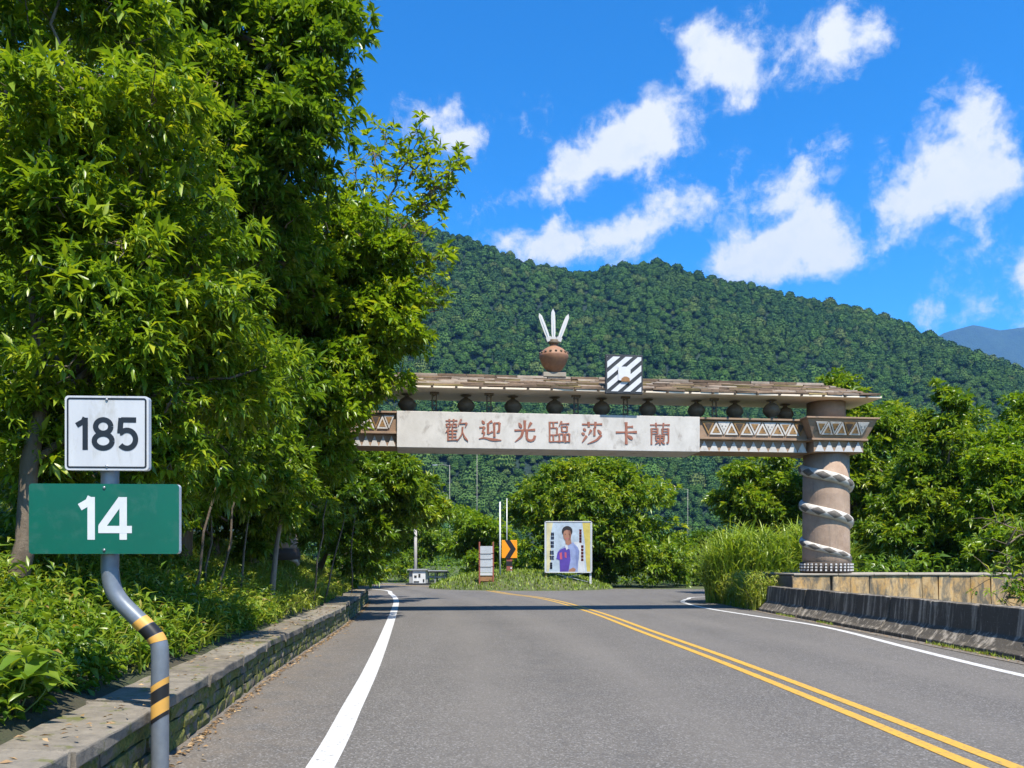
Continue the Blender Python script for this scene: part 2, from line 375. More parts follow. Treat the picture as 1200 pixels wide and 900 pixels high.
def mat_forest():
    m, nt, p, o = newmat('forest_canopy'); g = G(nt); v = g.geo()
    r = nt.nodes.new('ShaderNodeObjectInfo').outputs['Random']
    a = g.mix(g.rng(r, 0, 1), (.010,.052,.020), (.080,.175,.024))
    a = g.mix(g.rng(r, .84, .95), a, (.11,.14,.04))
    a = g.mix(g.m('MULTIPLY', g.rng(g.noise(v, .014, 3), .5, .66), .7), a, (.075,.135,.028))
    a = g.mix(g.m('MULTIPLY', g.rng(g.noise(v, .03, 2), .55, .7), .6), a, (.02,.075,.035))
    a = g.mix(g.m('MULTIPLY', g.rng(g.noise(v, .9, 5, .7), .40, .66), .65), a, (.095,.165,.035))
    nt.links.new(a, p.inputs['Base Color']); p.inputs['Roughness'].default_value = .85; p.inputs['Specular IOR Level'].default_value = .15
    g.bump(g.noise(v, 1.6, 6, .75), 1.0, .6, p); MATS['forest_canopy'] = m
mat_forest()
def mat_farforest():
    m, nt, p, o = newmat('mountain_forest'); g = G(nt); v = g.geo()
    a = g.mix(g.rng(g.noise(v, .02, 6, .7), .38, .64), (.005,.024,.018), (.016,.045,.026))
    nt.links.new(a, p.inputs['Base Color']); p.inputs['Roughness'].default_value = .95
    g.bump(g.noise(v, .07, 6, .75), 1.0, 12., p); MATS['mountain_forest'] = m
mat_farforest()

# ------------------------------------------------------------------ mesh helpers
def raw_mesh(name, V, loops, starts, mats, midx=None, attrs=None, smooth=False, uv=None):
    me = bpy.data.meshes.new(name)
    V = np.asarray(V, np.float32)
    me.vertices.add(len(V)); me.vertices.foreach_set('co', V.ravel())
    loops = np.asarray(loops, np.int32); starts = np.asarray(starts, np.int32)
    me.loops.add(len(loops)); me.loops.foreach_set('vertex_index', loops)
    me.polygons.add(len(starts)); me.polygons.foreach_set('loop_start', starts)
    for m in mats: me.materials.append(MATS[m] if isinstance(m, str) else m)
    if midx is not None: me.polygons.foreach_set('material_index', np.asarray(midx, np.int32))
    if smooth is not False:
        sm = np.ones(len(starts), bool) if smooth is True else np.asarray(smooth, bool)
        me.polygons.foreach_set('use_smooth', sm)
    me.update(calc_edges=True)
    if attrs:
        for k, a in attrs.items():
            at_ = me.attributes.new(k, 'FLOAT', 'POINT'); at_.data.foreach_set('value', np.asarray(a, np.float32))
    if uv is not None:
        l = me.uv_layers.new(name='UVMap'); l.data.foreach_set('uv', np.asarray(uv, np.float32)[loops].ravel())
    me.validate()
    return me
class MB:
    def __init__(s): s.v = []; s.f = []; s.m = []; s.sm = []; s.uv = []
    def add(s, V, F, mi=0, smooth=False, uv=None):
        b = len(s.v); s.v += [tuple(x) for x in V]
        s.uv += [tuple(x) for x in uv] if uv is not None else [(0, 0)] * len(V)
        for f in F: s.f.append([b + i for i in f]); s.m.append(mi); s.sm.append(smooth)
        return s
    def box(s, c, d, rz=0., mi=0, taper=None, rx=0., ry=0.):
        x, y, z = d[0] / 2, d[1] / 2, d[2] / 2; t = taper or (1, 1)
        V = [(-x,-y,-z),(x,-y,-z),(x,y,-z),(-x,y,-z),(-x*t[0],-y*t[1],z),(x*t[0],-y*t[1],z),(x*t[0],y*t[1],z),(-x*t[0],y*t[1],z)]
        M_ = Matrix.Translation(c) @ Matrix.Rotation(rz, 4, 'Z') @ Matrix.Rotation(ry, 4, 'Y') @ Matrix.Rotation(rx, 4, 'X')
        return s.add([M_ @ Vector(p) for p in V], [(0,3,2,1),(4,5,6,7),(0,1,5,4),(1,2,6,5),(2,3,7,6),(3,0,4,7)], mi)
    def prism_xz(s, poly, y0, y1, mi=0):
        """polygon in the x-z plane (counter-clockwise seen from -y), extruded y0 (front) to y1"""
        n = len(poly)
        V = [(x, y0, z) for x, z in poly] + [(x, y1, z) for x, z in poly]
        F = [tuple(range(n)), tuple(range(2 * n - 1, n - 1, -1))] + [(i, n + i, n + (i + 1) % n, (i + 1) % n) for i in range(n)]
        return s.add(V, F, mi)
    def prism_yz(s, poly, x0, x1, mi=0):
        n = len(poly)
        V = [(x0, y, z) for y, z in poly] + [(x1, y, z) for y, z in poly]
        F = [tuple(range(n)), tuple(range(2 * n - 1, n - 1, -1))] + [(i, n + i, n + (i + 1) % n, (i + 1) % n) for i in range(n)]
        return s.add(V, F, mi)
    def lathe(s, prof, c=(0, 0, 0), n=24, mi=0, smooth=True):
        V = []; F = []
        for r, z in prof:
            for i in range(n):
                a = 2 * math.pi * i / n; V.append((c[0] + r * math.cos(a), c[1] + r * math.sin(a), c[2] + z))
        for j in range(len(prof) - 1):
            for i in range(n): F.append((j*n+i, j*n+(i+1)%n, (j+1)*n+(i+1)%n, (j+1)*n+i))
        s.add(V, F, mi, smooth)
        b = len(s.v) - len(V)
        s.f.append([b + i for i in range(n)][::-1]); s.m.append(mi); s.sm.append(False)
        s.f.append([b + (len(prof)-1)*n + i for i in range(n)]); s.m.append(mi); s.sm.append(False)
        return s
    def tube(s, pts, rad, n=8, mi=0, cap=True):
        pts = [Vector(p) for p in pts]; k = len(pts)
        if isinstance(rad, (int, float)): rad = [rad] * k
        V = []; F = []; up = None
        for i in range(k):
            t = (pts[min(i+1, k-1)] - pts[max(i-1, 0)]).normalized()
            if up is None: up = t.orthogonal().normalized()
            up = (up - t * up.dot(t)); up = up.normalized() if up.length > 1e-6 else t.orthogonal().normalized()
            sd_ = t.cross(up)
            for j in range(n):
                a = 2 * math.pi * j / n; V.append(pts[i] + (up * math.cos(a) + sd_ * math.sin(a)) * rad[i])
        for i in range(k - 1):
            for j in range(n): F.append((i*n+j, i*n+(j+1)%n, (i+1)*n+(j+1)%n, (i+1)*n+j))
        s.add(V, F, mi, True)
        if cap:
            b = len(s.v) - len(V)
            s.f.append([b + j for j in range(n)][::-1]); s.m.append(mi); s.sm.append(False)
            s.f.append([b + (k-1)*n + j for j in range(n)]); s.m.append(mi); s.sm.append(False)
        return s
    def mesh(s, name, mats, off=None, uv=False):
        V = np.array(s.v, np.float32).reshape(-1, 3)
        if off is not None: V = V - np.array(off, np.float32)
        loops = [i for f in s.f for i in f]; st = np.cumsum([0] + [len(f) for f in s.f[:-1]])
        return raw_mesh(name, V, loops, st, mats if isinstance(mats, (list, tuple)) else [mats], s.m, smooth=s.sm, uv=s.uv if uv else None)
    def build(s, name, mats, parent=None, off=None, uv=False, bevel=0., loc=None):
        return link(name, s.mesh(name, mats, off, uv), parent, bevel, loc)
def link(name, me, parent=None, bevel=0., loc=None):
    o = bpy.data.objects.new(name, me); col.objects.link(o)
    if parent is not None: o.parent = parent
    if loc is not None: o.location = loc
    if bevel:
        b = o.modifiers.new('bevel', 'BEVEL'); b.width = bevel; b.segments = 2; b.limit_method = 'ANGLE'
    return o
def tag(o, label=None, cat=None, group=None, kind=None):
    if label: o['label'] = label
    if cat: o['category'] = cat
    if group: o['group'] = group
    if kind: o['kind'] = kind
    return o
def empty(name, loc, label, cat, group=None, rz=0.):
    o = bpy.data.objects.new(name, None); col.objects.link(o); o.location = loc; o.rotation_euler[2] = rz
    o.empty_display_size = .3
    return tag(o, label, cat, group)
def text_mesh(name, s, size, mat, depth=.004, bold=0., sx=1.):
    cu = bpy.data.curves.new(name, 'FONT'); cu.body = s; cu.size = size; cu.align_x = 'CENTER'; cu.align_y = 'CENTER'
    cu.extrude = depth; cu.offset = bold; cu.resolution_u = 4
    o = bpy.data.objects.new('tmp_text', cu); col.objects.link(o)
    bpy.context.view_layer.update()
    dg = bpy.context.evaluated_depsgraph_get()
    me = bpy.data.meshes.new_from_object(o.evaluated_get(dg)); me.name = name
    bpy.data.objects.remove(o); bpy.data.curves.remove(cu)
    me.materials.clear(); me.materials.append(MATS[mat])
    n = len(me.vertices); a = np.empty(n * 3, np.float32); me.vertices.foreach_get('co', a); a = a.reshape(-1, 3)
    c = (a.max(0) + a.min(0)) / 2; a -= c; a[:, 0] *= sx
    b = np.stack([a[:, 0], -a[:, 2], a[:, 1]], 1)        # stand it upright, facing -y
    me.vertices.foreach_set('co', b.astype(np.float32).ravel()); me.update()
    return me
def smoothn(x, a, b):
    t = np.clip((x - a) / (b - a), 0, 1); return t * t * (3 - 2 * t)
def vnoise(x, y, f, seed=0):
    """cheap smooth value noise built from sines"""
    r = np.random.default_rng(seed); z = 0
    for k in range(5):
        a, ph, fr = r.uniform(0, 6.28), r.uniform(0, 6.28), f * r.uniform(.6, 1.7)
        z = z + np.sin((x * math.cos(a) + y * math.sin(a)) * fr + ph)
    return z / 5

# ------------------------------------------------------------------ foliage
def norm(a): return a / np.maximum(np.linalg.norm(a, axis=-1, keepdims=True), 1e-9)
def leaf_arrays(P, A, L, k, rg, twig=.3, droop=.7, width=.28, fine=True, tint=None, tspread=.22):
    """whorls of k drooping lance-shaped leaves on twigs that end at P and point along A"""
    n = len(P); tw = L * twig * 7 * .33
    A = norm(A)
    ref = np.tile(np.array([[0., 0., 1.]]), (n, 1)); ref[np.abs(A[:, 2]) > .9] = (1, 0, 0)
    B = norm(np.cross(A, ref)); C = np.cross(A, B)
    t = 1 - .9 * rg.random((n, k)) ** 1.7
    ph = np.arange(k)[None] * 2.39996 + rg.random((n, 1)) * 6.28 + rg.normal(0, .3, (n, k))
    th = np.radians(78 - 38 * t + rg.normal(0, 12, (n, k)))
    base = P[:, None] - A[:, None] * ((1 - t) * tw)[..., None]
    rad = B[:, None] * np.cos(ph)[..., None] + C[:, None] * np.sin(ph)[..., None]
    d0 = A[:, None] * np.cos(th)[..., None] + rad * np.sin(th)[..., None]
    ln = L * rg.uniform(.6, 1.2, (n, k, 1)) * np.clip(rg.lognormal(0, .22, (n, 1, 1)), .6, 1.5)
    dr = droop * rg.uniform(.5, 1.4, (n, k, 1))
    d0 = norm(d0 + np.array([0, 0, -.15]) * dr); d1 = norm(d0 + np.array([0, 0, -1.]) * dr)
    upv = np.zeros_like(d0); upv[..., 2] = 1
    side = norm(np.cross(d0, upv) + rg.normal(0, .25, d0.shape))
    nor = np.cross(side, d0)
    mid = base + d0 * ln * .45; tip = mid + d1 * ln * .55
    w = ln * width * .5
    lift = nor * w * .35
    tv = (tint[:, None] if tint is not None else .45) + rg.normal(0, tspread, (n, k)) * .8
    tv = np.clip(tv, 0, 1)
    if fine:
        V = np.stack([base, mid + side * w + lift, mid, mid - side * w + lift, tip], 2).reshape(-1, 3)
        F = np.array([[0,2,1],[0,3,2],[1,2,4],[2,3,4]]); nv = 5
    else:
        V = np.stack([base, mid + side * w + lift, tip, mid - side * w + lift], 2).reshape(-1, 3)
        F = np.array([[0,2,1],[0,3,2]]); nv = 4
    m = n * k
    T = (F[None] + (np.arange(m) * nv)[:, None, None]).reshape(-1, 3)
    return V, T, np.repeat(tv.reshape(-1), nv)
def tri_obj(name, parts, mat, parent=None, off=(0, 0, 0), kind='stuff'):
    Vs, Ts, As, b = [], [], [], 0
    for V, T, A in parts:
        Vs.append(V); Ts.append(T + b); As.append(A); b += len(V)
    V = np.concatenate(Vs) - np.array(off); T = np.concatenate(Ts); A = np.concatenate(As)
    me = raw_mesh(name, V, T.ravel(), np.arange(len(T)) * 3, [mat], attrs={'tint': A}, smooth=True)
    o = link(name, me, parent)
    if kind: o['kind'] = kind
    return o
def crown_points(blobs, n, rg, sub=.40, nsub=9, flat=.85):
    """sprig positions and directions on clumps spread through a union of ellipsoids"""
    vols = np.array([b[3] * b[4] for b in blobs]); cnt = np.maximum((n * vols / vols.sum()).astype(int), 8)
    P, A, T, CL = [], [], [], []
    for b, c in zip(blobs, cnt):
        ctr = np.array(b[:3]); rx, rz = b[3], b[4]
        ry = b[5] if len(b) > 5 else rx
        ns = int(nsub * 1.5)
        u = norm(rg.normal(size=(ns, 3))); rr = rg.uniform(.35, .78, (ns, 1))
        cc = ctr + u * rr * np.array([rx, ry, rz]); cr = min(rx, rz) * sub * rg.uniform(.8, 1.35, ns)
        ct = rg.normal(.0, .10, ns)
        idx = rg.integers(0, ns, c)
        v = norm(rg.normal(size=(c, 3))); v[:, 2] = np.where(rg.random(c) < .7, np.abs(v[:, 2]), v[:, 2])
        rad = cr[idx][:, None] * rg.uniform(.45, 1.05, (c, 1)) * np.array([1.15, 1.15, flat])
        p = cc[idx] + v * rad
        out = norm(p - ctr)
        a = norm(v * .8 + out * .6 + np.array([0, 0, .35]) + rg.normal(0, .3, (c, 3)))
        P.append(p); A.append(a); T.append(.42 + ct[idx] + rg.normal(0, .10, c)); CL.append(cc)
    return np.concatenate(P), np.concatenate(A), np.concatenate(T), np.concatenate(CL)
def bent(p, q, k, amp, rg):
    p, q = np.array(p, float), np.array(q, float); t = np.linspace(0, 1, k)[:, None]
    b = p + (q - p) * t; o = rg.normal(0, amp, (k, 3)); o[0] = 0; o[-1] = 0
    sag = np.sin(t * math.pi) * np.array([[0, 0, 1.]]) * np.linalg.norm(q - p) * .08
    return b + o * np.sin(t * math.pi) + sag
def tree(name, label, base, blobs_px, L, n, mat, group=None, seed=0, k=11, fine=False, trunk_r=.14, lean=None, nsub=9, sub=.40,
         droop=.7, width=.28, bark='bark', twigs=0, sprays=None, cat='tree', limbs=14, blobs=None, tbias=0.):
    rg = np.random.default_rng(seed + 100)
    root = empty(name, base, label, cat, group)
    bl = list(blobs or [])
    for (px, py, d, rp, *rz) in (blobs_px or []):
        c = at(px, py, d); r = rp / FPX * d; bl.append((c.x, c.y, c.z, r, (rz[0] / FPX * d) if rz else r, r))
    P, A, T, CL = crown_points(bl, n, rg, sub, nsub)
    T = T + tbias
    base = np.array(base)
    parts = [leaf_arrays(P, A, L, k, rg, droop=droop, width=width, fine=fine, tint=T)]
    # trunk and limbs
    mb = MB()
    cs = np.array([b[:3] for b in bl]); top = cs[np.argmax(cs[:, 2])] if lean is None else np.array(lean)
    cm = cs.mean(0)
    tk = bent(base - np.array([0, 0, .3]), cm * .5 + top * .5, 8, .08 + trunk_r * .3, rg)
    rads = np.linspace(trunk_r, trunk_r * .35, 8); rads[0] *= 1.35
    mb.tube(tk, list(rads), 9)
    pick = rg.permutation(len(CL))[:limbs]
    for i in pick:
        s = tk[min(7, max(2, int(rg.integers(2, 7))))]
        b = bent(s, CL[i], 6, .12, rg); mb.tube(b, list(np.linspace(trunk_r * .42, trunk_r * .1, 6)), 6)
    if twigs:
        ii = rg.permutation(len(P))[:twigs]
        for i in ii:
            j = np.argmin(((CL - P[i]) ** 2).sum(1)); mb.tube(bent(CL[j], P[i], 4, .05, rg), [trunk_r*.09, trunk_r*.07, trunk_r*.05, .003], 4, cap=False)
    if sprays:
        for (p0, p1, m_) in sprays:
            m_ = int(m_ * 1.4)           # airy shoots with leaf whorls set along them
            pts = bent(p0, p1, 9, .10, rg); mb.tube(pts, list(np.linspace(.03, .006, 9)), 5)
            ts = rg.uniform(.3, 1.0, m_); ts[-1] = 1
            pp = np.array([[np.interp(t_, np.linspace(0, 1, 9), pts[:, i]) for i in range(3)] for t_ in ts])
            off = norm(rg.normal(size=(m_, 3)) + np.array([0, 0, .5])) * rg.uniform(.1, .55, (m_, 1)); off[-1] *= .1
            pe = pp + off
            for a_, b_ in zip(pp, pe): mb.tube([a_, (a_ + b_) / 2 + np.array([0, 0, .03]), b_], [.008, .006, .004], 4, cap=False)
            parts.append(leaf_arrays(pe, norm(off + np.array([0, 0, .3])), L, k, rg, droop=droop, width=width, fine=fine, tint=np.full(m_, .62)))
    mb.build('trunk', bark, root, off=base)
    tri_obj('crown', parts, mat, root, off=base)
    return root
def blades(P, h, w, rg, bend=.6, seg=3, tint=.45, lean=None):
    """arching tapered grass blades rooted at P"""
    n = len(P); a = rg.random(n) * 6.283; d = np.stack([np.cos(a), np.sin(a), np.zeros(n)], 1)
    if lean is not None: d = norm(d + np.array(lean))
    sd_ = np.stack([-d[:, 1], d[:, 0], np.zeros(n)], 1)
    H = h * rg.uniform(.5, 1.15, (n, 1)); Bn = bend * rg.uniform(.2, 1.3, (n, 1))
    rows = []
    for i in range(seg + 1):
        t = i / seg
        c = P + np.array([0, 0, 1.]) * H * (t - .42 * Bn * t ** 2.4) + d * H * Bn * (t ** 1.8) * .8
        ww = w * (1 - t) ** .6 * rg.uniform(.8, 1.2, (n, 1)) if i < seg else np.zeros((n, 1))
        if i < seg: rows += [c - sd_ * ww / 2, c + sd_ * ww / 2]
        else: rows += [c]
    V = np.stack(rows, 1).reshape(-1, 3); nv = 2 * seg + 1; F = []
    for i in range(seg - 1): F += [[2*i, 2*i+1, 2*i+3], [2*i, 2*i+3, 2*i+2]]
    F.append([2*(seg-1), 2*(seg-1)+1, 2*seg])
    T = (np.array(F)[None] + (np.arange(n) * nv)[:, None, None]).reshape(-1, 3)
    tv = np.clip(tint + rg.normal(0, .17, n), 0, 1)
    return V, T, np.repeat(tv, nv)

# ================================================================== SETTING
# ---- left road edge (foot of the wall) as X(Y)
EY = np.array([-6., 0., 4.5, 6.46, 10., 18.2, 24., 31.4, 36., 43., 50., 57.])
EX = np.array([-1.35, -1.85, -2.25, -2.49, -2.92, -3.65, -4.3, -5.3, -6.7, -10.0, -16., -30.])
def xl(y): return np.interp(y, EY, EX)
WALL_END = 32.2
def grid_obj(name, X, Y, Z, mat, smooth=True):
    h, w = X.shape; V = np.stack([X, Y, Z], -1).reshape(-1, 3)
    i = np.arange(h - 1)[:, None] * w + np.arange(w - 1)[None]
    F = np.stack([i, i + 1, i + w + 1, i + w], -1).reshape(-1, 4)
    return link(name, raw_mesh(name, V, F.ravel(), np.arange(len(F)) * 4, [mat], smooth=smooth))
# ground sheet to the horizon
mb = MB(); mb.add([(-4500,-1200,-.06),(8500,-1200,-.06),(8500,7200,-.06),(-4500,7200,-.06)], [(0,1,2,3)])
tag(mb.build('ground', 'ground_green'), 'flat green ground stretching out under road and trees', 'ground', kind='structure')
# road sheet with the side road
ys = np.concatenate([np.linspace(-6, 40, 47), np.linspace(42, 57, 12)])
left = [(float(xl(y)) - .03, float(y)) for y in ys]
right = [(-30, 67), (-16, 62), (-8, 58), (-4.5, 52), (-2, 46), (2, 45.4), (10, 44.2), (30, 45), (60, 46), (60, 38), (26, 36), (14, 33.5), (8.6, 31.6), (7.25, 30.2), (6.95, 28.5), (7.15, 26), (7.4, 24), (7.4, -6)]
poly = left + right
def flat_poly(name, pts, z, mat):
    import bmesh
    bm = bmesh.new(); vs = [bm.verts.new((x, y, z)) for x, y in pts]
    f = bm.faces.new(vs); bmesh.ops.triangulate(bm, faces=[f]); bmesh.ops.recalc_face_normals(bm, faces=bm.faces)
    for f in bm.faces:
        if f.normal.z < 0: f.normal_flip()
    me = bpy.data.meshes.new(name); bm.to_mesh(me); bm.free(); me.materials.append(MATS[mat]); return link(name, me)
tag(flat_poly('road', poly, 0.0, 'asphalt'), 'grey asphalt road curving left past a side road', 'road', kind='structure')
def ribbon(name, pts, w, z, mat, label, sub=6):
    P = np.array(pts, float); s = np.concatenate([[0], np.cumsum(np.linalg.norm(np.diff(P, axis=0), axis=1))])
    # smooth with a Catmull-Rom pass
    Q = []
    for i in range(len(P) - 1):
        p0, p1, p2, p3 = P[max(i-1, 0)], P[i], P[i+1], P[min(i+2, len(P)-1)]
        for t in np.linspace(0, 1, sub, endpoint=False):
            Q.append(.5 * ((2*p1) + (-p0+p2)*t + (2*p0-5*p1+4*p2-p3)*t*t + (-p0+3*p1-3*p2+p3)*t**3))
    Q.append(P[-1]); Q = np.array(Q)
    T = norm(np.gradient(Q, axis=0)); Nn = np.stack([-T[:, 1], T[:, 0]], 1)
    k = len(Q); A = Q + Nn * w / 2; B = Q - Nn * w / 2
    V = np.zeros((2 * k, 3)); V[0::2, :2] = A; V[1::2, :2] = B; V[:, 2] = z
    F = [(2*i, 2*i+1, 2*i+3, 2*i+2) for i in range(k - 1)]
    mb = MB(); mb.add(V, F); o = mb.build(name, mat)
    return tag(o, label, 'road marking', kind='structure')
lw = [(-.95, 1.5)] + [gr(*p) for p in [(378,895),(412,830),(437,780),(454,738),(463,712),(464,702.5),(458,696),(446,691.2)]] + [(-11.5, 50.5), (-18, 54.5), (-30, 60)]
ribbon('edge_line', lw, .19, .004, 'line_white', 'solid white edge line along the stone kerb wall')
yl = [(3.36, 1.5), gr(1170,900), gr(990,828), gr(843,771), gr(757,739.7), gr(700,718.6), gr(655,705.3), gr(626,699.6), gr(596,696), (-1.9, 44.6), (-5.5, 50.5), (-12, 56.5), (-30, 63.5)]
Yc = np.array(yl); Tn = norm(np.gradient(Yc, axis=0)); Nn = np.stack([-Tn[:, 1], Tn[:, 0]], 1)
ribbon('centre_line', Yc + Nn * .125, .12, .004, 'line_yellow', 'yellow centre line, the one closer to the white edge line')
ribbon('centre_line', Yc - Nn * .125, .12, .004, 'line_yellow', 'yellow centre line, the one closer to the concrete barrier')
rw = [(6.15, 1.5), (6.13, 6), gr(1198,791.7), gr(1083,764), gr(967,735), gr(883,721.7), gr(827,712.7), gr(804,707), gr(800,704.6), gr(806,702), gr(822,699.6)] + [(11.5, 35.6), (26, 38)]
ribbon('edge_line', rw, .15, .004, 'line_white', 'white edge line hooking into the side road past the barrier')
# gravel verge strip between the road and barrier
vs = [(6.72, -6), (6.78, 12), (6.80, 24), (6.5, 27), (6.45, 30), (7.3, 31.8), (8.8, 33), (14, 34.6), (14, 30), (9, 27), (8.2, 24), (8.2, -6)]
tag(flat_poly('verge', vs, .008, 'gravel_edge'), 'dusty gravel verge at the foot of the barrier', 'verge', kind='structure')

# ---- bank on the left
yy = np.concatenate([np.linspace(-6, 36, 130), np.linspace(36.5, 57, 34)]); ss = np.concatenate([np.linspace(.385, 5, 26), np.linspace(5.5, 16, 16), np.linspace(18, 60, 12)])
def bank_z(s, y):
    lip = np.where(y < WALL_END, .40, .40 - .36 * smoothn(y, WALL_END, WALL_END + 2))
    z = lip + np.interp(s, [0, .40, 1.1, 2.6, 4.5, 8, 16, 60], [0, 0, .25, 1.05, 1.55, 2.6, 7.5, 32.])
    return z
Sg, Yg = np.meshgrid(ss, yy)
sk_ = np.where(Yg > 36, .55, 1.0)
Zg = bank_z(Sg * sk_, Yg) + vnoise(Sg * 1.0, Yg, 1.4, 3) * .10 * smoothn(Sg, .3, 1.5)
tag(grid_obj('bank', xl(Yg) - Sg, Yg, Zg, 'soil'), 'overgrown earth bank rising behind the stone kerb wall', 'bank', kind='structure')
def bank_pt(s, y):
    return np.stack([xl(y) - s, y, bank_z(s * np.where(y > 36, .55, 1.), y) + .0], 1)

# ---- wooded hill
PR = [(-900, 330), (-400, 250), (0, 215), (300, 225), (430, 240), (480, 256), (520, 272), (560, 284), (600, 296), (640, 308), (680, 316), (720, 311), (760, 308), (800, 316), (870, 331), (950, 349), (1020, 366), (1100, 397), (1150, 413), (1200, 430), (1300, 470), (1450, 520), (1700, 590), (2200, 640)]
RY, BY = 820., 390.
def hill_z(x, y):
    px = 600 + x / RY * FPX
    zr = EYE + (HOR - np.interp(px, [p[0] for p in PR], [p[1] + 6 for p in PR])) / FPX * RY
    t = (y - BY) / (RY - BY)
    f = np.where(t < 1, np.clip(t, 0, 1) ** 1.08, 1 - (t - 1) ** 2 * 1.5)
    zr = zr + vnoise(x, x * 0, .045, 15) * 3.5
    gul = vnoise(x, y * .35, .020, 11) * 20 + vnoise(x, y, .05, 12) * 6
    return zr * f + gul * np.clip(t * 3, 0, 1) * np.clip((1.02 - t) * 3, .12, 1) - 2
hx = np.linspace(-900, 1100, 161); hy = np.linspace(BY - 20, RY + 160, 61)
HX, HY = np.meshgrid(hx, hy)
tag(grid_obj('hill', HX, HY, hill_z(HX, HY), 'mountain_forest'), 'steep green hill closing the valley behind the gate', 'hill', kind='structure')
def forest():
    crowns = bpy.data.collections.new('canopy_crowns')
    rg = np.random.default_rng(5)
    import bmesh
    for k in range(7):
        bm = bmesh.new(); bmesh.ops.create_icosphere(bm, subdivisions=3, radius=1.0)
        V = np.array([v.co for v in bm.verts])
        lob = norm(rg.normal(size=(22, 3))); lob[:, 2] = np.abs(lob[:, 2]) * .9
        d = (V @ norm(lob).T)
        h = np.max(np.sqrt(np.clip(d - .70, 0, None)) * rg.uniform(.45, .85, 22), axis=1)
        fine_ = sum(np.sin(V @ norm(rg.normal(size=(3,))) * f + rg.random() * 6) for f in (17, 23, 29, 37)) * .022
        rr = .72 + h * .62 + fine_
        el = rg.uniform(.95, 1.7)
        for v, r_ in zip(bm.verts, rr):
            v.co *= r_; v.co.z *= el if v.co.z > 0 else .55
        CV = np.array([v.co for v in bm.verts]); up_ = CV[CV[:, 2] > -.25]; pk = up_[rg.integers(0, len(up_), 900)] * rg.uniform(.95, 1.16, (900, 1))
        for p_ in pk:
            nn_ = norm(p_ + rg.normal(0, .55, 3) + np.array([0, 0, .3])); t1 = norm(np.cross(nn_, rg.normal(size=3))); t2 = np.cross(nn_, t1); q_ = rg.uniform(.08, .2)
            bm.faces.new([bm.verts.new(p_ + t1 * q_), bm.verts.new(p_ + t2 * q_ * .8), bm.verts.new(p_ - t1 * q_), bm.verts.new(p_ - t2 * q_ * .8)])
        me = bpy.data.meshes.new('canopy_crown'); bm.to_mesh(me); bm.free(); me.materials.append(MATS['forest_canopy'])
        o = bpy.data.objects.new('canopy_crown', me); crowns.objects.link(o)
    # points by dart throwing on a jittered grid
    st = 5.4
    gx, gy = np.meshgrid(np.arange(-420, 780, st), np.arange(BY + 4, RY + 30, st * .93))
    gx = gx + rg.uniform(-.46, .46, gx.shape) * st; gy = gy + rg.uniform(-.46, .46, gx.shape) * st
    gx, gy = gx.ravel(), gy.ravel()
    pxv = 600 + gx / gy * FPX; keep = (pxv > 330) & (pxv < 1330); gx, gy = gx[keep], gy[keep]
    z = hill_z(gx, gy)
    n = len(gx); sc = np.clip(rg.lognormal(.98, .36, n), 1.3, 6.2)
    V = np.stack([gx, gy, z + sc * .55 + rg.uniform(0, 1.2, n)], 1)
    me = bpy.data.meshes.new('hill_forest'); me.vertices.add(n); me.vertices.foreach_set('co', V.astype(np.float32).ravel())
    a = me.attributes.new('sc', 'FLOAT', 'POINT'); a.data.foreach_set('value', sc.astype(np.float32))
    a = me.attributes.new('rot', 'FLOAT', 'POINT'); a.data.foreach_set('value', rg.uniform(0, 6.28, n).astype(np.float32))
    a = me.attributes.new('pick', 'INT', 'POINT'); a.data.foreach_set('value', rg.integers(0, 7, n).astype(np.int32))
    me.update(); me.materials.append(MATS['forest_canopy'])
    o = link('hill_forest', me)
    ng = bpy.data.node_groups.new('scatter_crowns', 'GeometryNodeTree')
    ng.interface.new_socket('Geometry', in_out='INPUT', socket_type='NodeSocketGeometry'); ng.interface.new_socket('Geometry', in_out='OUTPUT', socket_type='NodeSocketGeometry')
    N, Lk = ng.nodes, ng.links
    gi, go = N.new('NodeGroupInput'), N.new('NodeGroupOutput'); mp = N.new('GeometryNodeMeshToPoints'); ip = N.new('GeometryNodeInstanceOnPoints')
    ci = N.new('GeometryNodeCollectionInfo'); ci.inputs[0].default_value = crowns; ci.inputs['Separate Children'].default_value = True; ci.inputs['Reset Children'].default_value = True
    def na(nm_, ty):
        q = N.new('GeometryNodeInputNamedAttribute'); q.data_type = ty; q.inputs[0].default_value = nm_; return q.outputs[0]
    cx = N.new('ShaderNodeCombineXYZ'); Lk.new(na('rot', 'FLOAT'), cx.inputs[2])
    Lk.new(gi.outputs[0], mp.inputs[0]); Lk.new(mp.outputs[0], ip.inputs['Points']); Lk.new(ci.outputs[0], ip.inputs['Instance'])
    ip.inputs['Pick Instance'].default_value = True; Lk.new(na('pick', 'INT'), ip.inputs['Instance Index'])
    Lk.new(cx.outputs[0], ip.inputs['Rotation']); Lk.new(na('sc', 'FLOAT'), ip.inputs['Scale']); Lk.new(ip.outputs[0], go.inputs[0])
    md = o.modifiers.new('scatter', 'NODES'); md.node_group = ng
    tag(o, 'dense wood of rounded green crowns covering the hill', 'forest', kind='stuff')
forest()
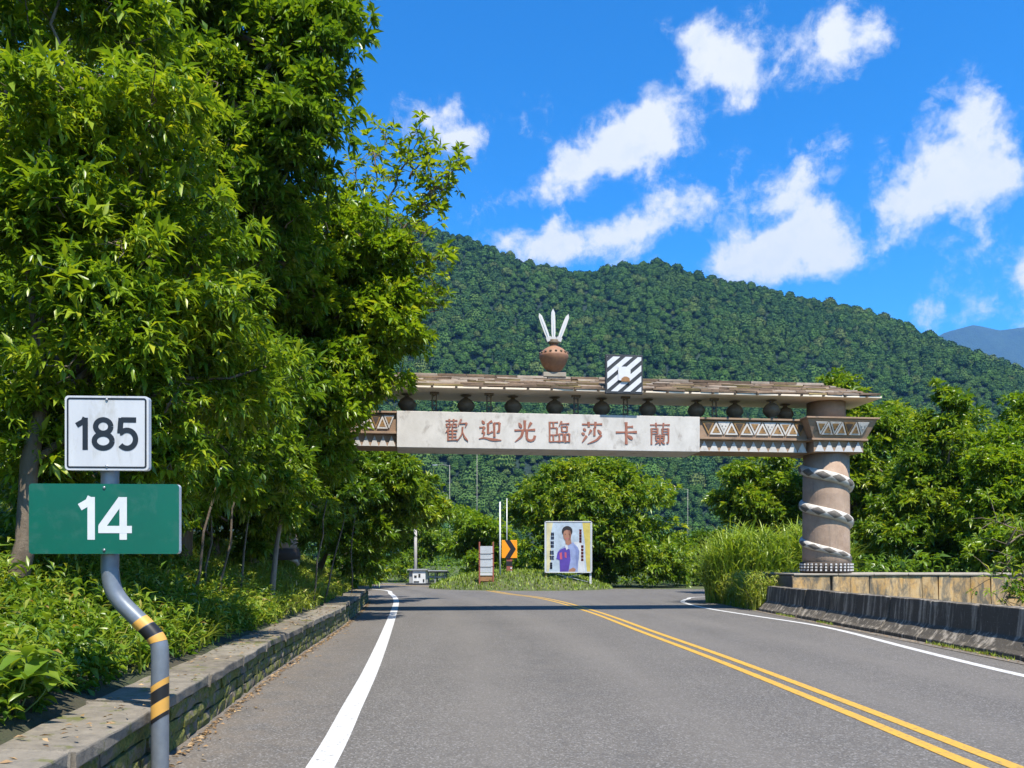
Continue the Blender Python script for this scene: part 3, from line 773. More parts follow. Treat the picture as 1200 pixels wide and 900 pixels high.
# ---- far blue mountain
MR = [(-800, 560), (200, 520), (700, 470), (900, 440), (1040, 412), (1085, 398), (1110, 384), (1140, 376), (1170, 384), (1200, 381), (1260, 365), (1360, 372), (1500, 400), (1800, 470), (2400, 560)]
MY = 5200.
def mtn_z(x, y):
    px = 600 + x / MY * FPX; zr = (HOR - np.interp(px, [p[0] for p in MR], [p[1] for p in MR])) / FPX * MY
    t = np.clip(1 - np.abs(y - MY) / 1800, 0, 1)
    return zr * t + (vnoise(x, y, .006, 21) * 44 + vnoise(x, y, .015, 22) * 18) * np.clip(t * 2, 0, 1) * np.clip(np.abs(y - MY) / 600 + .25, 0, 1) - 3
MX, MYg = np.meshgrid(np.linspace(-2400, 6400, 221), np.linspace(3500, 6000, 71))
tag(grid_obj('mountain', MX, MYg, mtn_z(MX, MYg), 'mountain_forest'), 'distant blue mountain ridge beyond the hill', 'mountain', kind='structure')

# ================================================================== STONE KERB WALL (left)
def kerb_wall():
    root = empty('stone_kerb_wall', (float(xl(6.)), 6., 0), 'low mossy stone kerb wall with flat cap slabs below the leafy bank', 'wall')
    O = np.array(root.location)
    H, CT, D = .335, .085, .40
    # dark mortar core
    ysn = np.arange(-3, WALL_END + .01, .7); V = []; F = []
    for y in ysn:
        x = float(xl(y))
        for dx, z in ((-.03, -.05), (-.03, H), (-D + .02, H), (-D + .02, -.05)): V.append((x + dx - O[0], y - O[1], z))
    for i in range(len(ysn) - 1):
        for j in range(4): F.append((4*i+j, 4*i+(j+1)%4, 4*i+4+(j+1)%4, 4*i+4+j))
    F += [(3,2,1,0), tuple(4*(len(ysn)-1)+j for j in range(4))]
    MB().add(V, F).build('mortar_core', 'mortar', root)
    # stone meshes (rough blocks, shared)
    def block(seed):
        rg = np.random.default_rng(seed); mb = MB()
        V, F = [], []; nx, nz = 3, 2
        for i in range(nx + 1):
            for j in range(nz + 1):
                e = (i in (0, nx)) or (j in (0, nz))
                V.append(((i / nx - .5) + rg.normal(0, .02), .0 + (-.5 if not e else -.36) + rg.normal(0, .09), (j / nz - .5) + rg.normal(0, .035)))
        for i in range(nx):
            for j in range(nz):
                a = i * (nz + 1) + j; F.append((a, a + nz + 1, a + nz + 2, a + 1))
        ring = [i * (nz + 1) for i in range(nx + 1)] + [nx * (nz + 1) + j for j in range(1, nz + 1)] + [i * (nz + 1) + nz for i in range(nx - 1, -1, -1)] + [j for j in range(nz - 1, 0, -1)]
        b0 = len(V)
        for r_ in ring: V.append((V[r_][0], .5, V[r_][2]))
        m = len(ring)
        for k in range(m): F.append((ring[k], b0 + k, b0 + (k + 1) % m, ring[(k + 1) % m]))
        mb.add(V, F); return mb.mesh('stone', 'wall_stone')
    blocks = [block(s) for s in range(9)]
    rg = np.random.default_rng(2); courses = [(.0, .105), (.112, .215), (.222, .33)]
    cnt = 0
    for ci, (z0, z1) in enumerate(courses):
        y = 3.6 - .1 * ci
        while y < WALL_END:
            w = rg.uniform(.22, .44) * (1 + max(0, y - 9) * .035)
            yc = y + w / 2; x = float(xl(yc)); ang = math.atan2(float(xl(yc + .3) - xl(yc - .3)), .6)
            o = bpy.data.objects.new('stone', blocks[int(rg.integers(9))]); col.objects.link(o); o.parent = root
            o.location = (x - .02 - O[0] + rg.normal(0, .004), yc - O[1], (z0 + z1) / 2 + rg.normal(0, .003))
            o.rotation_euler = (rg.normal(0, .02), rg.normal(0, .02), R(90) - ang)
            o.scale = (w - .014, .075, (z1 - z0) - .004)
            y += w; cnt += 1
    # cap slabs
    y = -2.; i = 0
    while y < WALL_END - .05:
        w = min(rg.uniform(1.0, 1.5), WALL_END - y); yc = y + w / 2; x = float(xl(yc)); ang = math.atan2(float(xl(yc + .3) - xl(yc - .3)), .6)
        step = .0 if yc < 19 else (.04 if yc < 24 else .08)
        mb = MB(); n = 6; V = []; F = []
        for a in range(n + 1):
            for dx, z in ((.045, 0), (.05, CT), (-D, CT + .012), (-D, 0)):
                V.append((dx + (rg.normal(0, .006) if dx > 0 else 0), (a / n - .5) * (w - .014), z + (rg.normal(0, .004) if z else 0)))
        for a in range(n):
            for j in range(4): F.append((4*a+j, 4*a+4+j, 4*a+4+(j+1)%4, 4*a+(j+1)%4)[::-1])
        F += [(0,1,2,3), tuple(4*n+j for j in (3,2,1,0))]
        o = mb.add(V, F).build('cap_slab', 'cap_stone', root, bevel=.012, loc=(x - O[0], yc - O[1], H + step + rg.normal(0, .005)))
        o.rotation_euler = (rg.normal(0, .006), rg.normal(0, .012), -ang)
        y += w
kerb_wall()

# ================================================================== CONCRETE BARRIER (right)
def barrier():
    root = empty('concrete_barrier', (7.0, 24.1, 0), 'dark streaked concrete road barrier in front of the tan stone wall', 'barrier')
    prof = [(-.04, -.02), (-.04, .07), (.02, .12), (.17, .30), (.21, .70), (.40, .71), (.44, .30), (.58, .1), (.60, -.02)]
    rg = np.random.default_rng(4)
    y = 0.0; L_ = 1.55
    for i in range(14):
        n = 5; V = []; F = []; m = len(prof)
        for a in range(n + 1):
            for (x, z) in prof: V.append((x + rg.normal(0, .004), -(a / n) * (L_ - .018), z + (rg.normal(0, .004) if z > 0 else 0)))
        for a in range(n):
            for j in range(m - 1): F.append((a*m+j, a*m+j+1, (a+1)*m+j+1, (a+1)*m+j)[::-1])
        F += [tuple(range(m)), tuple(n*m + j for j in range(m))[::-1]]
        o = MB().add(V, F).build('barrier_block', 'barrier_concrete', root, bevel=.012, loc=(float(.10 * math.sin(i * .33)) * .5 + rg.normal(0, .006), -i * L_, rg.normal(0, .004)))
barrier()

# ================================================================== TAN STONE PLATFORM (right)
def platform():
    Y0, X0, X1, ZT = 23.15, 7.62, 17.0, 1.04
    root = empty('stone_retaining_wall', (X0, Y0, 0), 'low tan stone slab wall carrying the patterned pillar', 'wall')
    MB().box(((X1 - X0) / 2, 1.55, ZT / 2 - .03), (X1 - X0, 2.95, ZT - .02)).build('core', 'mortar', root)
    rg = np.random.default_rng(8); x = 0.; 
    while x < X1 - X0 - .1:
        w = rg.uniform(.40, .62); lean = rg.normal(0, .02)
        h = ZT - .02
        o = MB().add([(0,0,0),(w-.009,0,0),(w-.009,.1,0),(0,.1,0),(lean,0,h),(w-.009+lean,0,h),(w-.009+lean,.1,h),(lean,.1,h)],
                 [(0,3,2,1),(4,5,6,7),(0,1,5,4),(1,2,6,5),(2,3,7,6),(3,0,4,7)]).build('slab', 'tan_stone', root, bevel=.012, loc=(x, rg.uniform(-.05, -.02), -.02))
        x += w
    x = 0.
    while x < X1 - X0 - .05:
        w = min(rg.uniform(.9, 1.4), X1 - X0 - x)
        MB().box((w / 2, 1.5, 0), (w - .012, 3.14, .05)).build('coping_slab', 'tan_cap', root, bevel=.01, loc=(x, 0, ZT + .002 + rg.normal(0, .003)))
        x += w
platform()

# ================================================================== GATE
PL, PRt = Vector((-6.23, 22.26, 0)), Vector((8.83, 24.0, 0))
GA = math.atan2(PRt.y - PL.y, PRt.x - PL.x); GO = PRt
ex, ey = Vector((math.cos(GA), math.sin(GA), 0)), Vector((-math.sin(GA), math.cos(GA), 0))
SPAN = (PRt - PL).length
def gx(px, gy):
    """position along the gate whose point at depth offset gy lies in direction px"""
    u = (px - 600) / FPX; a = GO + ey * gy
    return (u * a.y - a.x) / (ex.x - u * ex.y)
gate = empty('welcome_gate', GO, 'stone welcome gate spanning the road with slate roof and red characters', 'gate', rz=GA)
ZB, ZR, ZT, ZS = 4.38, 4.745, 5.25, 5.85          # beam foot, rail, beam top, soffit
XM = -SPAN / 2
def pillar(x, z0):
    sh = MB(); r = .635
    sh.lathe([(r+.0, z0), (r, z0 + .5), (r - .01, 3.2), (r - .02, ZB - .003)], (x, 0, 0), 40).build('pillar_shaft', 'pillar_stone', gate)
    MB().lathe([(.54, ZT + .055), (.52, ZT + .3), (.52, ZS - .002)], (x, 0, 0), 32).build('pillar_drum', 'beam_brown', gate)
    # serpent
    n, m = 150, 10; V = []; UV = []; F = []
    turns = 2.62; zt, zb = 4.02, 1.36
    for i in range(n + 1):
        t = i / n; a = R(150) + turns * 2 * math.pi * t; z = zt - t * (zt - zb) 
        th = .145 * (1 - .45 * max(0, t - .6) / .4)
        for j in range(m + 1):
            b = math.pi * (j / m - .5) * 1.1
            rr = r - .03 + th * .95 * math.cos(b)
            V.append((x + rr * math.cos(a), rr * math.sin(a), z + th * math.sin(b))); UV.append((t * 27, j / m))
    for i in range(n):
        for j in range(m):
            q = i * (m + 1) + j; F.append((q, q + m + 1, q + m + 2, q + 1))
    MB().add(V, F, 0, True, UV).build('serpent', 'snake', gate, uv=True)
    # studded foot band
    MB().lathe([(r + .02, z0 - .02), (r + .06, z0), (r + .06, z0 + .26), (r + .02, z0 + .28)], (x, 0, 0), 40).build('foot_band', 'tile_dark', gate)
    stud = MB().box((0, 0, 0), (.055, .045, .05), taper=(.8, .8)).mesh('stud', 'tile_white')
    for row in range(3):
        for k in range(34):
            a = 2 * math.pi * k / 34
            if math.sin(a) > .35 or x < -1: continue
            o = link('stud', stud, gate, loc=(x + (r + .07) * math.cos(a), (r + .07) * math.sin(a), z0 + .06 + row * .08)); o.rotation_euler[2] = a + R(90)
    # capital: flared tray over a toothed block
    hw0, hw1, hd = .77, 1.0, .78
    mb = MB(); V = []
    for (hw, dd, z) in ((hw0, hd, ZR), (hw1, hd + .17, ZT)): V += [(x-hw,-dd,z),(x+hw,-dd,z),(x+hw,dd,z),(x-hw,dd,z)]
    mb.add(V, [(0,3,2,1),(4,5,6,7),(0,1,5,4),(1,2,6,5),(2,3,7,6),(3,0,4,7)]); mb.build('capital', 'beam_brown', gate, bevel=.012)
    MB().box((x, 0, ZT + .026), (2 * hw1 + .08, 2 * (hd + .17) + .08, .05)).build('capital_rim', 'beam_brown', gate, bevel=.01)
    MB().box((x, 0, ZR - .03), (2 * hw0 + .07, 2 * hd + .07, .06)).build('capital_rail', 'beam_brown', gate, bevel=.01)
    MB().box((x, 0, (ZB + ZR) / 2 - .031), (2 * hw0 - .12, 2 * hd - .12, ZR - ZB - .062)).build('capital_block', 'beam_brown', gate)
    th0, th1 = ZB + .012, ZR - .075
    nt_ = 5; wv = (2 * hw0 - .16) / nt_
    tooth = MB().prism_xz([(-wv/2+.006, 0), (wv/2-.006, 0), (0, th1 - th0)], -.022, 0).mesh('tooth', 'tile_white')
    for k in range(nt_): link('tooth', tooth, gate, loc=(x - hw0 + .08 + wv * (k + .5), -hd + .058, th0))
    tri_row(x - hw0 - .02, x + hw0 + .02, 7, -hd - .01, slope=math.atan2(.17, ZT - ZR), seed=3)
def tri_mesh(w, h, up, kind):
    """triangular relief tile: pale border, sunk centre, dark dots"""
    mb = MB(); s = 1 if up else -1
    def tri(k): 
        a, b, c = (-w/2*k, -h/2*k*s - (1-k)*h/6*s), (w/2*k, -h/2*k*s - (1-k)*h/6*s), (0, h/2*k*s - (1-k)*h/6*s)
        return [a, b, c] if up else [b, a, c]
    mb.prism_xz(tri(1.0), -.03, 0, 0 if kind else 1)
    mb.prism_xz(tri(.60), -.036, -.03, 1 if kind == 1 else (0 if kind == 2 else 2))
    for dx, dz in (((-.13*w), -.16*h*s), ((.13*w), -.16*h*s), (0, .06*h*s)):
        if kind == 1 and dx < 0: continue
        r_ = .045 * w; mb.prism_xz([(dx + r_*math.cos(q), dz + r_*math.sin(q)) for q in np.linspace(0, 2*math.pi, 8, endpoint=False)], -.040, -.036, 2)
    return mb.mesh('triangle_tile', ['banner', 'tile_brown', 'tile_dark'])
TRI = {}
def tri_row(x0, x1, n, y, slope=0., seed=0):
    rg = np.random.default_rng(seed); w = (x1 - x0) / (n / 2 + .5); h = ZT - ZR - .10
    for k in range(n):
        up = k % 2 == 1; kind = 1 if up else int(rg.choice([1, 2, 0], p=[.5, .2, .3])); key = (round(w, 3), up, kind)
        if key not in TRI: TRI[key] = tri_mesh(w * .82, h * .86, up, kind)
        zc = (ZR + ZT) / 2 + .008
        o = link('triangle_tile', TRI[key], gate, loc=(x0 + w * (k + 1) / 2, y - math.tan(slope) * (zc - ZR) - .002, zc)); o.rotation_euler[0] = slope
pillar(0.0, 1.10)
pillar(-SPAN, 1.45)
# beam between the pillars
BX0, BX1 = -SPAN + .80, -.80
MB().box(((BX0 + BX1) / 2, 0, (ZR + ZT) / 2 - .01), (BX1 - BX0, 1.0, ZT - ZR - .06)).build('beam', 'beam_brown', gate)
MB().box(((BX0 + BX1) / 2, 0, ZT + .005), (BX1 - BX0, 1.16, .055)).build('beam_top_rail', 'beam_brown', gate, bevel=.01)
MB().box(((BX0 + BX1) / 2, 0, ZR - .02), (BX1 - BX0, 1.12, .06)).build('beam_mid_rail', 'beam_brown', gate, bevel=.01)
MB().box(((BX0 + BX1) / 2, 0, (ZB + ZR) / 2 - .03), (BX1 - BX0, .90, ZR - ZB - .05)).build('beam_foot', 'beam_brown', gate)
NB0, NB1 = gx(465, -.6), gx(820, -.6)
banner = MB().box(((NB0 + NB1) / 2, 0, (ZB + ZT) / 2 + .0), (NB1 - NB0, 1.22, ZT - ZB + .075)).build('banner', 'banner', gate, bevel=.012)
th = ZR - ZB - .09; 
for (a, b) in ((NB1 + .03, BX1 + .02), (BX0 - .02, NB0 - .03)):
    n_ = 11; tri_row(a + .02, b, 13, -.50, seed=int(abs(a) * 10) % 17); wv = (b - a) / n_
    tooth = MB().prism_xz([(-wv/2+.006, 0), (wv/2-.006, 0), (0, th)], -.02, 0).mesh('tooth', 'banner')
    for k in range(n_): link('tooth', tooth, gate, loc=(a + wv * (k + .5), -.45, ZB + .008))
# brush written characters, stroke by stroke on a 100 grid: h level, v upright, p left falling, n right falling, d dot
GLYPHS = [
 (535, .78, 'h 4,12 54,10|v 20,4 20,18|v 38,4 38,18|v 8,24 9,38|h 8,25 24,24|v 24,24 23,38|h 9,37 23,36|v 32,24 33,38|h 32,25 50,24|v 50,24 49,38|h 33,37 49,36|p 18,42 4,62|v 14,52 14,96|d 30,42 34,50|h 14,53 54,51|h 14,66 50,65|h 14,79 50,78|h 14,93 56,91|v 33,53 33,92|p 70,4 56,34|h 66,22 94,20|p 94,20 86,38|p 76,36 74,66 52,97|n 76,56 84,80 99,96'),
 (574.5, 1.1, 'd 14,8 26,22|h 4,38 26,35|p 26,35 15,56|p 15,55 26,60 19,78|n 2,86 24,79 52,88 98,90|p 58,10 40,19|v 41,19 41,64|h 41,64 60,53|h 66,18 90,16|v 90,16 88,58 79,53|v 67,18 68,77'),
 (615, 1.25, 'v 50,4 50,44|d 24,14 36,36|p 78,12 64,36|h 6,47 95,43|p 42,46 37,72 8,96|v 59,46 58,82 65,91 90,89 94,68'),
 (655, .88, 'v 10,8 10,94|h 10,10 46,9|h 12,34 42,33|v 42,33 42,64|h 12,64 42,63|v 26,10 26,33|v 26,64 26,92|h 10,93 48,91|p 62,4 50,28|h 60,16 95,14|v 62,26 63,48|h 62,27 86,26|v 86,26 85,48|h 63,48 85,47|v 52,58 53,95|h 52,59 70,58|v 70,58 69,93|h 53,91 69,90|v 78,58 79,95|h 78,59 96,58|v 96,58 95,93|h 79,91 95,90'),
 (694, 1.1, 'h 6,16 94,14|v 34,5 35,27|v 65,4 63,27|d 10,34 23,43|d 4,52 17,61|p 26,65 6,94|v 61,30 60,64|p 46,39 34,60|d 74,38 90,56|p 90,60 70,83 30,99'),
 (734, 1.35, 'v 49,3 50,46|h 52,24 80,22|h 4,48 97,45|v 50,47 50,99|d 55,60 78,76'),
 (773.5, .82, 'h 6,13 94,11|v 32,3 33,22|v 66,3 64,22|v 12,28 12,98|h 12,29 40,28|h 14,40 38,39|v 40,28 39,50|h 13,51 39,50|v 60,28 60,50|h 60,29 88,28|h 62,40 86,39|h 60,51 86,50|v 88,28 88,94 79,89|h 28,60 72,58|v 32,66 33,80|h 32,67 68,66|v 68,66 67,80|h 33,80 67,79|v 50,54 50,98|p 48,82 28,96|n 52,82 72,95')]
PROF = dict(h=(6.6, [.95, .70, .72, 1.2]), v=(8.4, [1.2, .92, .92, 1.05]), p=(8.2, [1.2, 1.0, .75, .25]), n=(8.6, [.35, .75, 1.3, .3]), d=(9.0, [.3, 1.0, 1.25, .6]))
def brush(mb, kind, pts, wt, size, lay, y0, y1):
    P_ = np.array(pts, float); sl = np.concatenate([[0], np.cumsum(np.linalg.norm(np.diff(P_, axis=0), axis=1))]); tt = np.linspace(0, sl[-1], 9)
    Q_ = np.stack([np.interp(tt, sl, P_[:, 0]), np.interp(tt, sl, P_[:, 1])], 1)
    if len(P_) > 2: Q_[1:-1] = (Q_[:-2] + 2 * Q_[1:-1] + Q_[2:]) / 4
    T_ = norm(np.gradient(Q_, axis=0)); N_ = np.stack([-T_[:, 1], T_[:, 0]], 1)
    w0, pf = PROF[kind]; w_ = w0 * wt * np.interp(np.linspace(0, 1, 9), np.linspace(0, 1, len(pf)), pf) / 2
    A_, B_ = Q_ + N_ * w_[:, None], Q_ - N_ * w_[:, None]
    f = lambda q: ((q[0] - 50) / 100 * size, (50 - q[1]) / 100 * size)
    V = [(f(q)[0], y0 - lay, f(q)[1]) for q in A_] + [(f(q)[0], y0 - lay, f(q)[1]) for q in B_] + [(f(q)[0], y1, f(q)[1]) for q in A_] + [(f(q)[0], y1, f(q)[1]) for q in B_]
    F = []
    for i in range(8):
        F += [(i, i+1, 10+i, 9+i), (i+1, i, 18+i, 19+i), (9+i, 10+i, 28+i, 27+i)]
    F += [(0, 9, 27, 18), (17, 8, 26, 35)]
    mb.add(V, F)
for px, wt, st_ in GLYPHS:
    mb = MB()
    for q, d_ in enumerate(st_.split('|')):
        kd, *ps = d_.split(); brush(mb, kd, [tuple(map(float, p.split(','))) for p in ps], wt * 1.05, .615, q * .0004, -.012, .02)
    mb.build('character', 'letter_red', banner, loc=(gx(px, -.62), -.611, 4.815))
# roof: flat slab, slate slopes
RX0, RX1 = -SPAN - 1.15, 1.17
EVD = .86
RIDGE = 6.33; RR0, RR1 = RX0 + 1.3, RX1 - 1.3
MB().box(((RX0 + RX1) / 2, 0, ZS + .025), (RX1 - RX0, 2 * EVD, .05)).build('soffit_slab', 'soffit', gate, bevel=.008)
z0 = ZS + .053
rb = MB().add([(RX0+.06,-EVD+.06,z0),(RX1-.06,-EVD+.06,z0),(RX1-.06,EVD-.06,z0),(RX0+.06,EVD-.06,z0),(RR0,0,RIDGE-.06),(RR1,0,RIDGE-.06)],
              [(0,3,2,1),(0,1,5,4),(2,3,4,5),(1,2,5),(3,0,4)]).build('roof', 'slate', gate)
def slates():
    rg = np.random.default_rng(12)
    var = []
    for mname in ('slate', 'slate', 'slate_pale', 'slate_moss'):
        for q in range(3):
            mb = MB(); r2 = np.random.default_rng(q + len(var))
            V = [(-.5+r2.normal(0,.01),-.5+r2.normal(0,.05),-.5),(.5+r2.normal(0,.01),-.5+r2.normal(0,.05),-.5),(.5,.5,-.5),(-.5,.5,-.5),(-.5+r2.normal(0,.02),-.46+r2.normal(0,.05),.5),(.5+r2.normal(0,.02),-.46+r2.normal(0,.05),.5),(.5,.5,.5),(-.5,.5,.5)]
            mb.add(V, [(0,3,2,1),(4,5,6,7),(0,1,5,4),(1,2,6,5),(2,3,7,6),(3,0,4,7)]); var.append(mb.mesh('slate', mname))
    pitch = math.atan2(RIDGE - z0, EVD); nrow = 11; sl = math.hypot(EVD, RIDGE - z0)
    for r_ in range(nrow):
        f = (r_ + .5) / nrow; y = -EVD * (1 - f) + .02; z = z0 + (RIDGE - z0) * f + .03
        a, b = RX0 + 1.3 * f * .98, RX1 - 1.3 * f * .98; x = a - .02 + rg.uniform(0, .1)
        if r_ == 0: a -= .05; b += .03
        while x < b - .12:
            w = min(rg.uniform(.42, .90), b - x)
            o = link('slate', var[int(rg.choice(12, p=[.105]*6 + [.06]*3 + [.19/3]*3))], rb)
            o.location = (x + w / 2, y + rg.normal(0, .012), z + rg.normal(0, .008))
            o.rotation_euler = (pitch * .55 + rg.normal(0, .03), rg.normal(0, .012), rg.normal(0, .02)); o.scale = (w - .02, sl / nrow * 1.7, rg.uniform(.03, .055))
            x += w
    # hip end towards the right pillar and the back slope: joined courses
    mb = MB()
    for r_ in range(nrow):
        f = (r_ + .5) / nrow; y1 = EVD * (1 - f); z = z0 + (RIDGE - z0) * f + .03; a, b = RX0 + 1.3 * f, RX1 - 1.3 * f; x = a
        while x < b - .1:
            w = min(rg.uniform(.4, .9), b - x); mb.box((x + w/2, y1 - .02, z), (w - .02, sl / nrow * 1.6, .05), rx=-pitch * .55); x += w
        for sgn, xe in ((1, b), (-1, a)):
            y = -y1 + .15
            while y < y1 - .15:
                w = min(rg.uniform(.3, .55), y1 - y); mb.box((xe - sgn * .06, y + w/2, z), (.28, w - .02, .05), ry=sgn * .28); y += w
    o = mb.build('slate_course', 'slate', rb); o['kind'] = 'stuff'
    x = RR0
    while x < RR1:
        w = min(rg.uniform(.5, 1.0), RR1 - x); o = MB().box((0, 0, 0), (w - .015, .30, .07)).build('ridge_slab', 'slate_pale' if rg.random() < .5 else 'slate', rb, bevel=.01, loc=(x + w/2, rg.normal(0, .01), RIDGE + .015)); x += w
slates()
# drip edge notches under the eave: short dark stubs
stub = MB().box((0, 0, 0), (.06, .05, .035)).mesh('eave_stub', 'tile_dark')
x = RX0 + .3
while x < RX1 - .2:
    link('eave_stub', stub, gate, loc=(x, -EVD - .02, ZS + .03)); x += .62
# squat pots between beam and roof
prof = [(.14, 0), (.14, .03), (.09, .06), (.10, .085), (.18, .15), (.235, .24), (.24, .29), (.22, .35), (.15, .43), (.07, .475), (.05, .50), (.06, .52), (.13, .535), (.15, .545)]
potm = MB().lathe(prof, n=20).mesh('pot', 'pot_dark')
for px, yo in ((420, 0), (477, 0), (546, 0), (601, 0), (650, 0), (705, 0), (759, 0), (816, 0), (861, 0), (904, -.28), (920, .28), (370, 0)):
    link('roof_pot', potm, gate, loc=(gx(px, yo), yo, ZT + .034))
def strut(px):
    x = gx(px, -.3); mb = MB()
    for dx in (-.06, .06): mb.tube([(x+dx, -.3, ZT + .03), (x+dx*.8, -.3, ZS - .002)], .017, 6)
    for q in range(4): mb.box((x, -.3, ZT + .12 + q * .13), (.15, .035, .03))
    mb.box((x, -.3, ZS - .03), (.24, .1, .05)); mb.build('link_strut', 'pot_dark', gate)
for px in (509, 573, 675, 733, 837): strut(px)
# clay pot with feathers on the ridge
zb = RIDGE + .15; xf = gx(649, 0)
MB().box((xf, 0, zb - .05), (.62, .34, .12)).build('finial_plinth', 'tan_cap', gate, bevel=.01)
pot = MB().lathe([(.16, .0), (.17, .06), (.22, .10), (.30, .21), (.37, .36), (.40, .45), (.395, .49), (.35, .57), (.27, .65), (.17, .71), (.10, .74), (.09, .78), (.11, .81)], (xf, 0, zb), 32).build('finial_pot', 'pot_clay', gate)
for k in range(16):
    a = 2 * math.pi * k / 16; c = (xf + .37 * math.cos(a), .37 * math.sin(a), zb + .545)
    MB().lathe([(.012, -.03), (.035, -.012), (.035, .012), (.012, .03)], c, 8).build('rim_knob', 'pot_dark', pot)
MB().lathe([(.10, .79), (.14, .81), (.14, .85), (.12, .88), (.13, .91)], (xf, 0, zb), 20).build('feather_collar', 'pot_dark', pot)
for tilt in (-.36, -.02, .36):
    w, l = .058, .80 if abs(tilt) > .1 else .88
    po = [(-w*.45, 0), (w*.45, 0), (w*.95, .25*l), (w, .6*l), (w*.85, .88*l), (0, l), (-w*.85, .88*l), (-w, .6*l), (-w*.95, .25*l)]
    f = MB().prism_xz(po, -.02, .02); f.tube([(0, -.026, .0), (0, -.024, l * .9)], [.014, .006], 6, mi=1)
    o = f.build('feather', ['feather_white', 'sign_edge'], gate, bevel=.006, loc=(xf + tilt * .34, 0, zb + .88)); o.rotation_euler[1] = tilt
    MB().box((0, -.02, .05), (.14, .08, .12)).build('feather_cuff', 'tile_white', o)
# striped panel with shield relief
xs, yp = gx(731, -.86), -.86
pw = .50; zc = 1.35 + (660 - 439) / 1000 * (GO + ex * xs + ey * yp).y
pan = MB().box((xs, yp, zc), (2 * pw, .10, 2 * pw + .02)).build('striped_panel', 'panel_black', gate, bevel=.006)
def clip_poly(poly, a, b, c):
    out = []
    for i in range(len(poly)):
        p, q = poly[i], poly[(i+1) % len(poly)]; dp, dq = a*p[0]+b*p[1]+c, a*q[0]+b*q[1]+c
        if dp >= 0: out.append(p)
        if dp * dq < 0: t = dp / (dp - dq); out.append((p[0]+(q[0]-p[0])*t, p[1]+(q[1]-p[1])*t))
    return out
e = pw - .045
for k in range(-5, 6):
    c0 = k * .285 + .06
    poly_ = [(-e, -e), (e, -e), (e, e), (-e, e)]
    poly_ = clip_poly(poly_, -.86, 1.0, -c0 + .082); poly_ = clip_poly(poly_, .86, -1.0, c0 + .082)
    if len(poly_) > 2: MB().prism_xz(poly_, -.062, -.05).build('stripe', 'panel_white', pan, loc=(xs, yp, zc))
MB().prism_xz([(-.17, -.16), (.10, -.20), (.16, -.06), (.16, .10), (.13, .19), (-.17, .19)], -.085, -.05).build('shield_relief', 'panel_white', pan, loc=(xs, yp, zc))
MB().prism_xz([(-.10 + .0, -.20), (.14, -.20), (.13, -.11), (.06, -.07), (-.01, -.07), (-.08, -.12)], -.098, -.085).build('brown_relief', 'wood_old', pan, loc=(xs, yp, zc))

